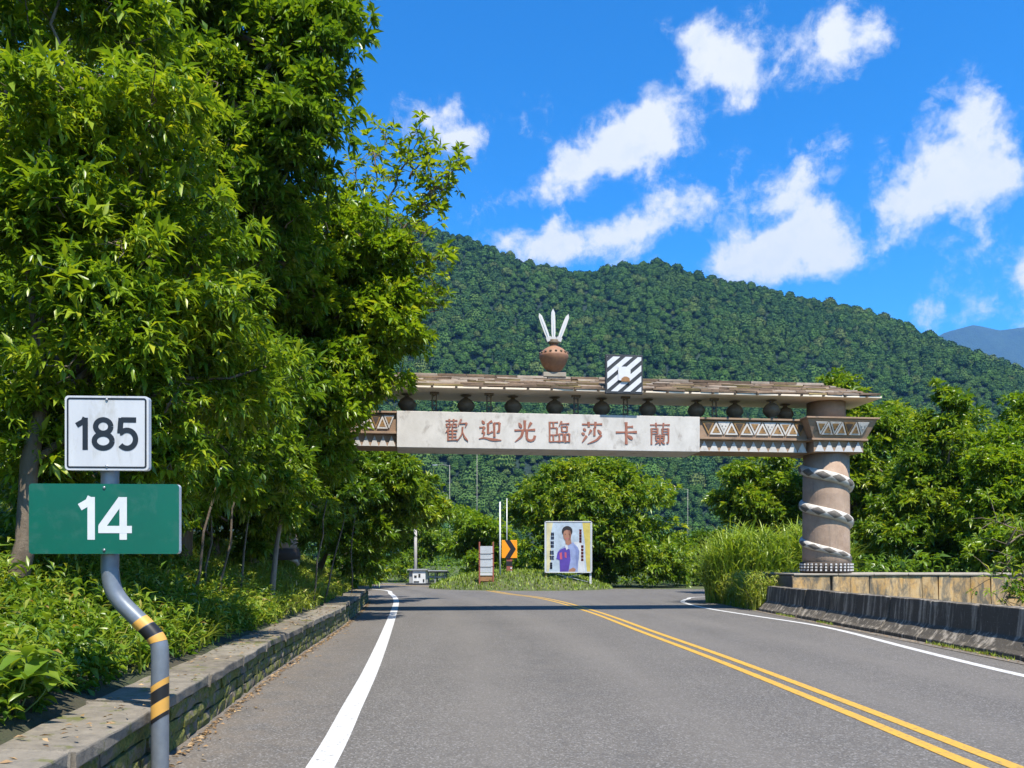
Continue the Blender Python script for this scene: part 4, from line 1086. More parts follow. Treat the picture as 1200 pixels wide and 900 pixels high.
# ================================================================== ROUTE SIGN
def sign():
    px0, d = 187.5, 5.4
    X = (px0 - 600) / FPX * d; XT = (129 - 600) / FPX * d
    root = empty('route_sign', (X, d, 0), 'route sign with number 185 above green kilometre plate 14 on bent pole', 'road sign')
    r = .054; z = lambda py: EYE + (HOR - py) / FPX * d; dx = XT - X
    ctrl = [(0, -.15), (0, .2), (0, z(800)), (0, z(768)), (-.012, z(752)), (dx*.22, z(738)), (dx*.5, z(722)), (dx*.80, z(704)), (dx*.95, z(688)), (dx, z(668)), (dx, z(648)), (dx, z(556)), (dx, z(470))]
    Q = []; P = np.array(ctrl)
    for i in range(len(P) - 1):
        p0, p1, p2, p3 = P[max(i-1,0)], P[i], P[i+1], P[min(i+2,len(P)-1)]
        for t in np.linspace(0, 1, 6, endpoint=False): Q.append(.5*((2*p1)+(-p0+p2)*t+(2*p0-5*p1+4*p2-p3)*t*t+(-p0+3*p1-3*p2+p3)*t**3))
    Q.append(P[-1]); pts = [Vector((q[0], 0, q[1])) for q in Q]
    pole = MB().tube(pts, r, 20).build('pole', 'steel_pole', root)
    # reflective tape: slanted rings
    def tape(s0, s1, mat, slant):
        """ring on the pole between path heights s0 and s1 (z), its edges slanted"""
        zs = [p.z for p in pts]; n = 24; V = []; F = []
        def pos(zv):
            for i in range(len(zs) - 1):
                if zs[i] <= zv <= zs[i+1]: t = (zv - zs[i]) / max(zs[i+1]-zs[i], 1e-6); p = pts[i].lerp(pts[i+1], t); return p, (pts[i+1]-pts[i]).normalized()
            return pts[-1], Vector((0,0,1))
        for q in (0, .33, .66, 1):
            for j in range(n):
                a = 2*math.pi*j/n; zz = s0 + (s1 - s0)*q + slant * math.cos(a); p, t = pos(zz); 
                sx_ = t.cross(Vector((0,1,0))); sx_ = -sx_.normalized() if sx_.x < 0 else sx_.normalized()
                V.append(p + (sx_*math.cos(a) + Vector((0,-1,0))*math.sin(a)) * (r + .0015))
        for i in range(3):
            for j in range(n): F.append((i*n+j, i*n+(j+1)%n, (i+1)*n+(j+1)%n, (i+1)*n+j))
        MB().add(V, F, 0, True).build('tape_band', mat, pole)
    s = .035
    tape(z(838), z(822), 'tape_yellow', s); tape(z(843), z(838) - .0015, 'tape_black', s)
    tape(z(821.5), z(807), 'tape_black', s); tape(z(806.5), z(799), 'tape_yellow', s)
    s = -.006
    tape(z(752), z(745.5), 'tape_yellow', s); tape(z(745), z(735), 'tape_black', s); tape(z(734.5), z(727), 'tape_yellow', s)
    def plate(name, x0, x1, y0, y1, mat, yoff, cr):
        df = d - .107; w, h = (x1-x0)/FPX*df, (y1-y0)/FPX*df; cx, cz = ((x0+x1)/2-600)/FPX*df - X, EYE + (HOR - (y0+y1)/2)/FPX*df
        po = []
        for sx_, sz_, a0 in ((1,-1,-90),(1,1,0),(-1,1,90),(-1,-1,180)):
            for a in np.linspace(a0, a0+90, 6): po.append((sx_*(w/2-cr)+cr*math.cos(R(a)), sz_*(h/2-cr)+cr*math.sin(R(a))))
        mb = MB().prism_xz(po, -.022, .022, 1); n = len(po); mb.m[0] = 0
        o = mb.build(name, [mat, 'sign_edge'], root, loc=(cx, yoff, cz)); o.rotation_euler[2] = R(3)
        return o, w, h
    def ring(o, w, h, inset, t, cr, mat):
        def rr(i, c): 
            q = []
            for sx_, sz_, a0 in ((1,-1,-90),(1,1,0),(-1,1,90),(-1,-1,180)):
                for a in np.linspace(a0, a0+90, 6): q.append((sx_*(w/2-i-c)+c*math.cos(R(a)), sz_*(h/2-i-c)+c*math.sin(R(a))))
            return q
        a, b = rr(inset, cr), rr(inset + t, max(cr - t, .004)); n = len(a)
        V = [(p[0], -.0235, p[1]) for p in a] + [(p[0], -.0235, p[1]) for p in b]
        MB().add(V, [(i, (i+1)%n, n+(i+1)%n, n+i) for i in range(n)]).build('border', mat, o)
    p1, w, h = plate('route_plate', 77, 173, 464, 551, 'sign_white', -.085, .022)
    ring(p1, w, h, .012, .011, .018, 'sign_black')
    def numeral(ch, parent, px, pyc, hpx, wt, mat, pcx, pcy):
        """road sign digit built from even strokes on a 100 high grid"""
        el_ = lambda cx, cy, rx, ry, a0, a1, n=22: [(cx + rx*math.cos(R(a)), cy + ry*math.sin(R(a))) for a in np.linspace(a0, a1, n)]
        P_ = {'1': [[(36, 0), (36, 100)], [(10, 24), (30, 12), (36, 0)]],
              '8': [el_(34, 27, 23, 21, 0, 360, 26), el_(34, 72, 27, 22, 0, 360, 26)],
              '5': [[(62, 6), (16, 6)], [(16, 0), (12, 48)], [(12, 47)] + el_(34, 66, 26, 28, -135, 140)],
              '4': [[(56, 0), (56, 100)], [(53, 4), (6, 71)], [(-1, 76), (76, 76)]]}[ch]
        mb = MB(); hh = hpx/FPX*d; sc = hh/100; wx = {'1': 23, '8': 34, '5': 36, '4': 38}[ch]
        for lay, path in enumerate(P_):
            Q_ = np.array(path, float); T_ = norm(np.gradient(Q_, axis=0)); N_ = np.stack([-T_[:, 1], T_[:, 0]], 1)*wt/2; k = len(Q_)
            V = [((q[0]-wx)*sc, -.0235 - .0003*lay, (50-q[1])*sc) for q in Q_ + N_] + [((q[0]-wx)*sc, -.0235 - .0003*lay, (50-q[1])*sc) for q in Q_ - N_]
            mb.add(V, [(i, i+1, k+i+1, k+i) for i in range(k-1)])
        mb.build('numeral', mat, parent, loc=((px-pcx)/FPX*d, 0, (pcy-pyc)/FPX*d))
    for ch, px in (('1', 96), ('8', 121), ('5', 148.5)): numeral(ch, p1, px, 508.5, 37, 16.5, 'sign_black', 125, 507.5)
    p2, w, h = plate('kilometre_plate', 36, 208, 567, 649, 'sign_green', -.085, .02)
    for ch, px in (('1', 101), ('4', 134.5)): numeral(ch, p2, px, 607.5, 49, 17, 'numeral_white', 122, 608)
    bolt = MB().lathe([(.009, -.004), (.009, .003), (.005, .006)], n=8).mesh('bolt', 'bolt_steel')
    for o, hh in ((p1, .47), (p2, .44)):
        for sx_ in (0,):
            for sz_ in (-1, 1):
                b = link('bolt', bolt, o, loc=(sx_ if o is p2 else sx_ * .9, -.024, sz_ * hh * .44)); b.rotation_euler[0] = R(90)
    for o in (p1, p2):
        for zz in (-.12, .12):
            MB().box((XT - X - o.location.x, .05, zz), (.15, .055, .035)).build('clamp', 'galvanised', o)
sign()

# ================================================================== FAR ROADSIDE THINGS
def mound():
    # grassy island at the fork
    cx, cy = .4, 46.2; n = 48; rings = [(1.0, 0), (.93, .14), (.8, .40), (.55, .72), (.25, .88), (0.02, .92)]
    V, F = [], []
    for k, h in rings:
        for i in range(n):
            a = 2*math.pi*i/n; V.append((cx + 5.0*k*math.cos(a), cy + 4.6*k*math.sin(a) - .5*k*math.cos(a), h - .004))
    for j in range(len(rings)-1):
        for i in range(n): F.append((j*n+i, j*n+(i+1)%n, (j+1)*n+(i+1)%n, (j+1)*n+i))
    tag(MB().add(V, F, 0, True).build('traffic_island', 'ground_green'), 'small grassy island at the fork under the chevron sign', 'island', kind='structure')
    rg = np.random.default_rng(31); m = 5600
    a = rg.random(m)*6.283; k = np.sqrt(rg.random(m))*.99
    P = np.stack([cx+5.0*k*np.cos(a), cy+4.6*k*np.sin(a)-.5*k*np.cos(a), np.interp(k, [0,.25,.55,.8,.93,1], [.92,.88,.72,.40,.14,0])-.02], 1)
    tag(tri_obj('island_grass', [blades(P, .25, .055, rg, .95, 3, .42)], 'grass_blade'), 'bright green grass growing on the fork island', 'grass', kind='stuff')
mound()
def billboard():
    d = 43.5; c = at(666, 641, d)
    w, h = 54.5/FPX*d, 60/FPX*d; z0, z1 = c.z - h/2, c.z + h/2
    root = empty('billboard', (c.x, d, 0), 'campaign billboard with person in purple vest on pale background', 'billboard')
    MB().box((0, 0, c.z), (w, .06, h)).build('panel', 'p_back', root)
    for sx_, m_ in ((-1, 'wood_old'), (1, 'white_metal')): MB().box((sx_*(w/2 - .05), .08, z1/2 - .1), (.10, .10, z1 + .2)).build('post', m_, root)
    for a, b in (((-w/2+.1, z0+.05), (w/2-.1, z0-.5)), ((-w/2+.1, z0-.5), (w/2-.1, z0+.05))): MB().tube([(a[0], .1, a[1]), (b[0], .1, b[1])], .02, 5).build('brace', 'galvanised', root)
    for x_, z_, sx_, sz_ in ((0, z1-.015, w+.05, .05), (0, z0+.015, w+.05, .05), (-w/2, c.z, .05, h), (w/2, c.z, .05, h)):
        MB().box((x_, -.012, z_), (sx_, .075, sz_)).build('frame', 'white_metal', root)
    yb = -.034
    def pr(name, pts, m_, lay):
        po = [((u-.5)*w, z1 - v*h) for u, v in pts]
        ar = sum(po[i][0]*po[(i+1)%len(po)][1]-po[(i+1)%len(po)][0]*po[i][1] for i in range(len(po)))
        if ar < 0: po = po[::-1]
        MB().prism_xz(po, yb - .004*lay, yb - .004*lay + .003).build(name, m_, root)
    def ell(cx, cy, rx, ry, n=20, a0=0, a1=360): return [(cx+rx*math.cos(R(a)), cy+ry*math.sin(R(a))) for a in np.linspace(a0, a1, n, endpoint=(a1-a0) < 360)]
    pr('print_cream', [(.03,.02),(.17,.02),(.10,.35),(.14,.7),(.08,.98),(.03,.98)], 'p_cream', 0)
    pr('print_yellow', [(.80,.03),(.97,.03),(.97,.98),(.90,.98),(.87,.7),(.86,.45)], 'p_yellow', 0)
    pr('print_white', [(.62,.40),(.80,.40),(.86,.98),(.62,.98)], 'p_white', 0)
    pr('print_shirt', [(.26,.63),(.31,.54),(.42,.48),(.50,.43),(.60,.41),(.70,.50),(.735,.58),(.72,.75),(.70,.985),(.33,.985),(.32,.75),(.24,.74)], 'p_shirt', 1)
    pr('print_vest', [(.27,.60),(.33,.55),(.44,.51),(.53,.55),(.545,.75),(.50,.985),(.32,.985),(.31,.76),(.24,.73)], 'p_vest', 2)
    pr('print_badge', [(.31,.62),(.36,.60),(.37,.74),(.32,.74)], 'p_red', 3); pr('print_badge', [(.42,.60),(.46,.61),(.46,.72),(.42,.70)], 'p_red', 3)
    pr('print_neck', [(.43,.36),(.55,.33),(.57,.43),(.49,.47),(.44,.44)], 'p_skin', 2)
    pr('print_hair', ell(.475,.195,.115,.105), 'p_hair', 2)
    pr('print_face', ell(.475,.27,.088,.118), 'p_skin', 3)
    pr('print_shade', [(.50,.17),(.545,.19),(.562,.27),(.545,.34),(.50,.385),(.515,.30)], 'p_shade', 4)
    pr('print_collar', [(.42,.475),(.475,.455),(.50,.53),(.46,.56)], 'p_white', 3)
    pr('print_sleeve', [(.60,.45),(.70,.51),(.735,.58),(.725,.74),(.68,.90),(.655,.72),(.655,.56)], 'p_sleeve', 2)
    pr('print_hair', [(.375,.21),(.39,.14),(.46,.105),(.55,.125),(.585,.20),(.575,.22),(.54,.175),(.46,.165),(.40,.19)], 'p_hair', 4)
    for ex_ in (.435, .52): pr('print_eye', ell(ex_,.252,.016,.006,8), 'p_hair', 4)
    pr('print_mouth', ell(.472,.338,.028,.007,8), 'p_red', 4)
    pr('print_hand', [(.52,.94),(.60,.90),(.66,.93),(.64,.985),(.50,.985)], 'p_skin', 3)
    # columns of printed characters, too small to read: blocks of short strokes
    rg = np.random.default_rng(3)
    def glyphs(cx, y0, y1, n, s, m_):
        mb = MB(); hh = (y1-y0)/n
        for k in range(n):
            cy = y0 + hh*(k+.5)
            for q in range(3):
                yy_ = cy + (q-1)*hh*.26; ww = s*rg.uniform(.6, 1.0)
                mb.prism_xz([((cx-ww/2-.5)*w, z1-(yy_+.011)*h), ((cx+ww/2-.5)*w, z1-(yy_+.011)*h), ((cx+ww/2-.5)*w, z1-(yy_-.008)*h), ((cx-ww/2-.5)*w, z1-(yy_-.008)*h)], yb-.004, yb-.001)
            for q in (-.3, .25):
                xx = cx + q*s; mb.prism_xz([((xx-.012-.5)*w, z1-(cy+hh*.4)*h), ((xx+.012-.5)*w, z1-(cy+hh*.4)*h), ((xx+.012-.5)*w, z1-(cy-hh*.4)*h), ((xx-.012-.5)*w, z1-(cy-hh*.4)*h)], yb-.004, yb-.001)
        mb.build('print_characters', m_, root)
    glyphs(.16, .21, .36, 2, .075, 'p_ink'); glyphs(.155, .38, .52, 2, .08, 'p_ink'); glyphs(.145, .56, .76, 2, .10, 'p_ink'); glyphs(.13, .80, .93, 3, .05, 'p_ink')
    glyphs(.76, .15, .42, 5, .05, 'p_maroon'); glyphs(.80, .46, .78, 5, .055, 'p_maroon')
billboard()
def chevron():
    d = 45.0; c = at(597, 643.5, d); w, h = 18/FPX*d, 21/FPX*d
    root = empty('chevron_sign', (c.x, d, .45), 'orange curve sign with black chevron on striped post', 'road sign'); zz = c.z - .45
    MB().box((0, 0, zz), (w, .03, h)).build('plate', 'shield_orange', root, bevel=.01)
    MB().prism_xz([(-.30*w,-.5*h),(.05*w,-.5*h),(.42*w,0),(.05*w,.5*h),(-.30*w,.5*h),(.07*w,0)], -.022, -.016).build('chevron', 'sign_black', root, loc=(0, 0, zz))
    for k in range(6):
        zb_ = -.3 + k*(zz - h*.4 + .3)/6; MB().box((0, .06, zb_ + (zz-h*.4+.3)/12), (.30, .07, (zz-h*.4+.3)/6)).build('post_band', 'sign_black' if k % 2 == 0 else 'post_red', root)
    for k in range(4): MB().box((.09, .02, .1 + k*.18), (.08, .012, .08)).build('reflector', 'numeral_white', root)
chevron()
def back_board():
    d = 43.0; c = at(570, 655.5, d); w, h = 17/FPX*d, 31/FPX*d
    root = empty('notice_board', (c.x, d, .2), 'grey back of a notice board on two dark red posts', 'sign board'); zz = c.z - .2
    MB().box((0, 0, zz), (w, .05, h)).build('panel', 'board_grey', root)
    for sx_ in (-1, 1): MB().box((sx_*(w/2 - .02), .0, zz/2 + h*.2), (.07, .09, zz + h*.4 + .7)).build('post', 'post_red', root)
    for k in (-.28, .02, .22): MB().box((0, -.035, zz + k*h), (w, .02, .045)).build('stiffener', 'hut_grey', root)
    MB().box((w*.38, -.035, zz), (.06, .02, h)).build('stiffener', 'white_metal', root)
    MB().box((0, 0, zz - h*.56), (w, .06, .12)).build('lower_rail', 'white_metal', root)
    MB().box((0, .02, zz - h*.72), (w*.9, .03, .28)).build('lower_board', 'wood_old', root)
back_board()
def thin_pole(px, py0, py1, d, label, r=.035, mat='white_metal', arm=None, zb=.0):
    t = at(px, py0, d); root = empty('slim_pole', (t.x, d, zb), label, 'pole')
    MB().tube([(0, 0, -.3), (0, 0, t.z - zb)], [r, r*.8], 8).build('shaft', mat, root)
    if arm: MB().tube([(0, 0, t.z - zb - .05), (arm*.5, -.1, t.z - zb + .02), (arm, -.2, t.z - zb)], r*.6, 6).build('arm', mat, root); MB().box((arm*1.15, -.2, t.z - zb - .02), (abs(arm)*.4, .14, .08)).build('lamp_head', 'galvanised', root)
thin_pole(586, 588, 690, 44.0, 'slim white pole beside the chevron sign', .05, zb=.3)
thin_pole(594, 584, 690, 49.5, 'slim pale pole behind the chevron sign', .035, 'galvanised', zb=.3)
thin_pole(487, 610, 690, 54, 'pale concrete utility pole behind the white hut', .11, 'concrete_pole')
thin_pole(527, 545, 640, 88, 'tall grey lamp post against the wooded hill', .022, 'concrete_pole', arm=-1.3)
thin_pole(559, 532, 640, 100, 'tallest grey lamp post against the wooded hill', .022, 'concrete_pole', arm=1.3)
thin_pole(806, 573, 640, 105, 'grey lamp post past the round bushy tree', .022, 'concrete_pole', arm=-1.6)
def hut():
    d = 53
    root = empty('roadside_hut', (at(491, 684, d).x, d, 0), 'small white roadside hut with dark window openings', 'hut')
    w, h = 15/FPX*d, 15.5/FPX*d; zb_ = .1
    MB().box((0, .8, zb_ + h/2), (w, 1.6, h)).build('wall', 'hut_white', root)
    MB().box((-w/2 - .12, .85, zb_ + h/2 - .02), (.22, 1.5, h - .05)).build('side_wall', 'hut_grey', root)
    MB().box((-.1, .8, zb_ + h + .03), (w + .45, 1.8, .07)).build('roof', 'hut_grey', root)
    MB().box((-.1, .75, .05), (w + .6, 1.9, .12)).build('plinth', 'dark_void', root)
    for x_, z_, ww, hh in ((-.22, .42, .15, .14), (.03, .48, .12, .22), (-.16, .10, .34, .07), (.29, .17, .09, .18)):
        MB().box((x_, -.005, zb_ + z_), (ww, .03, hh)).build('window', 'dark_void', root)
    r2 = empty('open_shed', (at(510, 684, 55.5).x, 55.5, 0), 'low grey open shed next to the white hut', 'shed')
    for x_ in (-.6, .0, .62):
        for y_ in (0, 1.6): MB().box((x_, y_, .35), (.08, .08, .85)).build('post', 'hut_grey', r2)
    MB().box((0, .8, .80), (1.6, 2.2, .06), rx=-.06).build('roof', 'tin', r2)
    MB().box((0, .8, .45), (1.25, 1.2, .12)).build('shelf', 'tin', r2)
hut()

# ================================================================== TREES
tree('roadside_tree', 'leafy roadside tree with glossy drooping leaves overhanging the route sign', (-4.5, 7.6, 1.15),
     [(70,40,8.6,150),(160,190,8.4,125),(215,330,8.6,112),(150,430,8.2,140),(40,330,7.8,140),(250,440,9.2,85),(30,520,8.0,110),(-60,150,8.2,150),(170,540,8.8,80),(120,300,7.9,110),(20,180,7.6,120),(300,480,10.2,50),(60,600,8.6,70),(190,590,9.6,62),(260,560,10.4,55)],
     .15, 6000, 'leaf_near', 'trees on the left bank', seed=1, k=11, fine=True, trunk_r=.095, nsub=10, lean=(-3.6, 8.6, 6.0), twigs=260, bark='bark')
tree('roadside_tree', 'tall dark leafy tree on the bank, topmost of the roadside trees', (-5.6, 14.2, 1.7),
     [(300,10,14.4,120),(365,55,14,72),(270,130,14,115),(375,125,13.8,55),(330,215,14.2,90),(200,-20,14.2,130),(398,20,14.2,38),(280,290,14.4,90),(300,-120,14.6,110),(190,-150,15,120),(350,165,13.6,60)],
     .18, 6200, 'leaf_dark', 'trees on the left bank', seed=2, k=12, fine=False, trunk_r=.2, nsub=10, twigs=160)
def sp(a, b, n): return (at(*a), at(*b), n)
tree('roadside_tree', 'yellow green tree with airy leafy shoots reaching over the roof of the gate', (-5.6, 18.2, 1.7),
     [(400,290,18,72),(445,320,18,52),(380,380,17.6,95),(452,372,18,52),(428,430,18,58),(330,340,17.6,90),(478,400,18,30),(360,470,17.4,70),(398,480,18,34),(392,512,18,30),(470,335,18.3,24),(330,560,18,60),(385,540,18.5,40)],
     .20, 5000, 'leaf_bright', 'trees on the left bank', seed=3, k=11, fine=False, trunk_r=.15, nsub=9, twigs=120, tbias=.08,
     sprays=[sp((430,330,18),(541,192,18.2),26), sp((440,310,18),(492,152,18),20), sp((420,290,18),(452,158,18.2),18), sp((440,330,18),(512,232,18.3),18), sp((455,380,18),(522,290,18.2),20), sp((460,400,18),(516,340,18),18), sp((400,300,18),(420,190,18),16), sp((450,350,18),(500,270,17.7),16), sp((480,210,18.1),(500,175,18.1),8), sp((500,230,18.1),(530,215,18.1),8)])
tree('bank_tree', 'dense green tree hanging over the road bend below the gate beam', (-6.6, 28.5, 1.2),
     [(440,575,28,62),(395,590,27,62),(480,585,29,38),(420,640,28,50),(350,600,26,55),(452,632,29,28),(440,545,28,40),(385,545,26.5,40),(505,600,31,26)],
     .24, 3400, 'leaf_mid', 'trees on the left bank', seed=4, trunk_r=.12, nsub=9)
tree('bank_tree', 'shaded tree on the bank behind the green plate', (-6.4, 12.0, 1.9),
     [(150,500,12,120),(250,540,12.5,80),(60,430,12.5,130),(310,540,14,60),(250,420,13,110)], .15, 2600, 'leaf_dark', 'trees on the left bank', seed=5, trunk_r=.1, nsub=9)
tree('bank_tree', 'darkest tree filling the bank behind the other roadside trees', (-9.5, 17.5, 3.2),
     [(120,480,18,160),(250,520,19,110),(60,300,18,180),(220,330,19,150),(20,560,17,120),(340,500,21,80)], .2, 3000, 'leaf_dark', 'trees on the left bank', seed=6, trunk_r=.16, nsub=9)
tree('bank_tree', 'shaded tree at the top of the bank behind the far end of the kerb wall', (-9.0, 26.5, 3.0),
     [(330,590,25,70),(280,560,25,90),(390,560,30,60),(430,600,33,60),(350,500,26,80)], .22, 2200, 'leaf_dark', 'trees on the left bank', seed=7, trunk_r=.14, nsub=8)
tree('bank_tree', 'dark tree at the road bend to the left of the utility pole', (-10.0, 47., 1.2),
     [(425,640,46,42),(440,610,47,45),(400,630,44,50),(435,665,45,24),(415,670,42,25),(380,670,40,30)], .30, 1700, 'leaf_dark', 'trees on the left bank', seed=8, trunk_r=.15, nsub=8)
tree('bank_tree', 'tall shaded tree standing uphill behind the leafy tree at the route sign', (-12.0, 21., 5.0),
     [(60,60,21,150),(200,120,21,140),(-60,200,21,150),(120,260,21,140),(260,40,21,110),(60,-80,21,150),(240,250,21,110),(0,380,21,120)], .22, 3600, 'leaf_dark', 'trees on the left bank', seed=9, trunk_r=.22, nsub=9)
tree('bank_bush', 'leafy bush on the bank hiding the left pillar of the gate', (-5.9, 16.6, 1.6),
     [(290,560,17.5,55),(270,575,16.5,55),(290,590,16.8,48),(250,600,16.5,48),(330,610,18.5,40),(300,630,17,36),(215,600,16,42),(235,585,12.6,42),(205,600,11.8,30),(335,580,15.2,38),(285,575,13.6,40),(365,615,20.5,34)], .17, 3300, 'leaf_mid', 'trees on the left bank', seed=20, trunk_r=.07, nsub=9, cat='bush')
# thin stems standing on the bank
rg = np.random.default_rng(44)
for i, (px, py, d, hgt, ln) in enumerate([(222,650,11.5,2.2,.55),(240,640,12.8,2.0,.2),(255,648,12.4,2.2,.40),(279,640,13.9,1.9,.3),(317,642,15,2.6,.35),(366,636,18,2.2,.3),(379,640,19.5,2.0,.5),(412,648,24,2.6,.1)]):
    b = at(px, py, d); zb_ = float(bank_z(np.array([max(.3, xl(d) - b.x)]), np.array([d]))[0]); 
    rt = empty('sapling', (b.x, d, zb_), ['sapling stem on the bank next to the edge of the green plate', 'thin upright sapling stem second from the green plate', 'thin leaning sapling stem third from the green plate', 'thin crooked sapling stem just before the thickest stem', 'thickest pale sapling stem standing on the grassy bank', 'thin sapling stem just past the thickest stem on the bank', 'most slanting thin sapling stem towards the end of the kerb wall', 'upright pale sapling stem by the end of the kerb wall'][i], 'sapling', 'saplings along the bank')
    MB().tube(bent((0, 0, -.1), (ln, 0, hgt), 6, .04, rg), list(np.linspace(0.02 if i != 4 else .06, .012, 6)), 7).build('stem', 'bark_pale' if i == 4 else 'bark', rt)
    a_ = rg.normal(size=(14, 3)); pp = np.array([ln, 0, hgt]) + norm(a_) * rg.uniform(.1, .5, (14, 1))
    tri_obj('crown', [leaf_arrays(pp, norm(a_ + np.array([0, 0, .6])), .17, 9, rg, tint=np.full(14, .45))], 'leaf_mid', rt)

tree('bushy_tree', 'broad rounded bushy tree behind the billboard', (4.6, 51, 0),
     [(690,600,50,75),(640,600,50,50),(745,605,50,60),(690,562,50,32),(655,570,50,40),(725,568,50,40),(775,640,51,42),(640,655,49.5,42),(720,660,50,50),(615,600,51,30),(680,650,50,50),(790,665,50,28),(755,660,49,45)],
     .36, 4300, 'leaf_mid', 'trees past the gate', seed=10, trunk_r=.25, nsub=10, k=10, tbias=.06)
tree('bushy_tree', 'tangled light green shrubby tree between the hut and the chevron sign', (-2.4, 57, 0),
     [(553,632,56,36),(578,640,56,34),(538,645,57,22),(596,655,56,28),(560,665,55,28),(543,610,57,20)], .36, 1700, 'leaf_bright', 'trees past the gate', seed=11, trunk_r=.12, nsub=8, k=9)
tree('bushy_tree', 'green tree behind the utility pole at the bend', (-7.5, 66, 0), [(490,630,65,34),(470,650,64,34),(510,640,66,28),(500,600,68,28),(455,620,66,30)], .38, 1500, 'leaf_mid', 'trees past the gate', seed=12, trunk_r=.15, nsub=8, k=9)
tree('bushy_tree', 'low green tree at the end of the side road', (11.5, 54, 0), [(800,645,54,26),(815,665,53,24),(835,640,54,26),(850,660,52,28)], .36, 1200, 'leaf_mid', 'trees past the gate', seed=13, trunk_r=.12, nsub=8, k=9)
tree('forest_tree', 'dark leafy tree behind the tall grass to the left of the pillar', (10.8, 37.5, 0),
     [(895,590,37,50),(870,565,37,30),(905,556,37,30),(880,625,37,45),(925,600,37,40),(850,590,38,22),(930,650,36,35)], .28, 2400, 'leaf_mid', 'trees beyond the barrier', seed=14, trunk_r=.16, nsub=9, k=10)
tree('forest_tree', 'tree with a pointed top showing above the right end of the gate roof', (13.6, 35., 0),
     [(985,450,34,22),(1000,480,34,36),(1015,530,34,48),(985,560,34,45),(1030,585,34,50),(1010,640,33,45),(1045,500,34.5,28)], .27, 2600, 'leaf_mid', 'trees beyond the barrier', seed=15, trunk_r=.16, nsub=9, k=10, tbias=.05)
tree('forest_tree', 'tallest cone shaped tree beyond the tan stone wall', (15.0, 30.5, 0),
     [(1108,462,30,18),(1108,490,30,32),(1105,530,30,48),(1085,580,30,55),(1125,590,30,52),(1070,630,29.5,45),(1120,640,29.5,45),(1160,560,30,32),(1050,600,30,30)], .24, 3600, 'leaf_mid', 'trees beyond the barrier', seed=16, trunk_r=.18, nsub=10, k=11)
tree('forest_tree', 'spreading bright leafed tree at the far end of the tan stone wall', (17.2, 28, 0),
     [(1195,520,28,45),(1180,580,27,60),(1215,600,27,70),(1165,635,26.5,42),(1205,650,26,50),(1200,480,28.5,26),(1260,520,28,70),(1150,600,27,30)], .22, 3600, 'leaf_bright', 'trees beyond the barrier', seed=17, trunk_r=.17, nsub=9, k=11, tbias=-.05)
tree('forest_tree', 'yellowish tree rising behind the cone shaped tree', (20.5, 42, 0), [(1060,500,42,40),(1150,510,42,36),(1090,560,42,60),(1000,590,42,60),(1170,570,42,50)], .3, 1700, 'leaf_mid', 'trees beyond the barrier', seed=18, trunk_r=.16, nsub=8, k=9)
tree('young_tree', 'low young tree with fronds hanging over the concrete barrier', (9.55, 14.6, 0),
     [(1235,640,14.5,45),(1210,655,14.6,32),(1200,690,14.3,22),(1265,600,14.8,50),(1198,630,14.8,22)], .17, 420, 'leaf_mid', 'trees beyond the barrier', seed=19, trunk_r=.06, nsub=7, k=11, fine=True, width=.24,
     sprays=[sp((1220,650,14.5),(1165,610,14.4),10), sp((1220,680,14.4),(1160,672,14.2),9), sp((1215,700,14.3),(1172,706,14.2),8)])

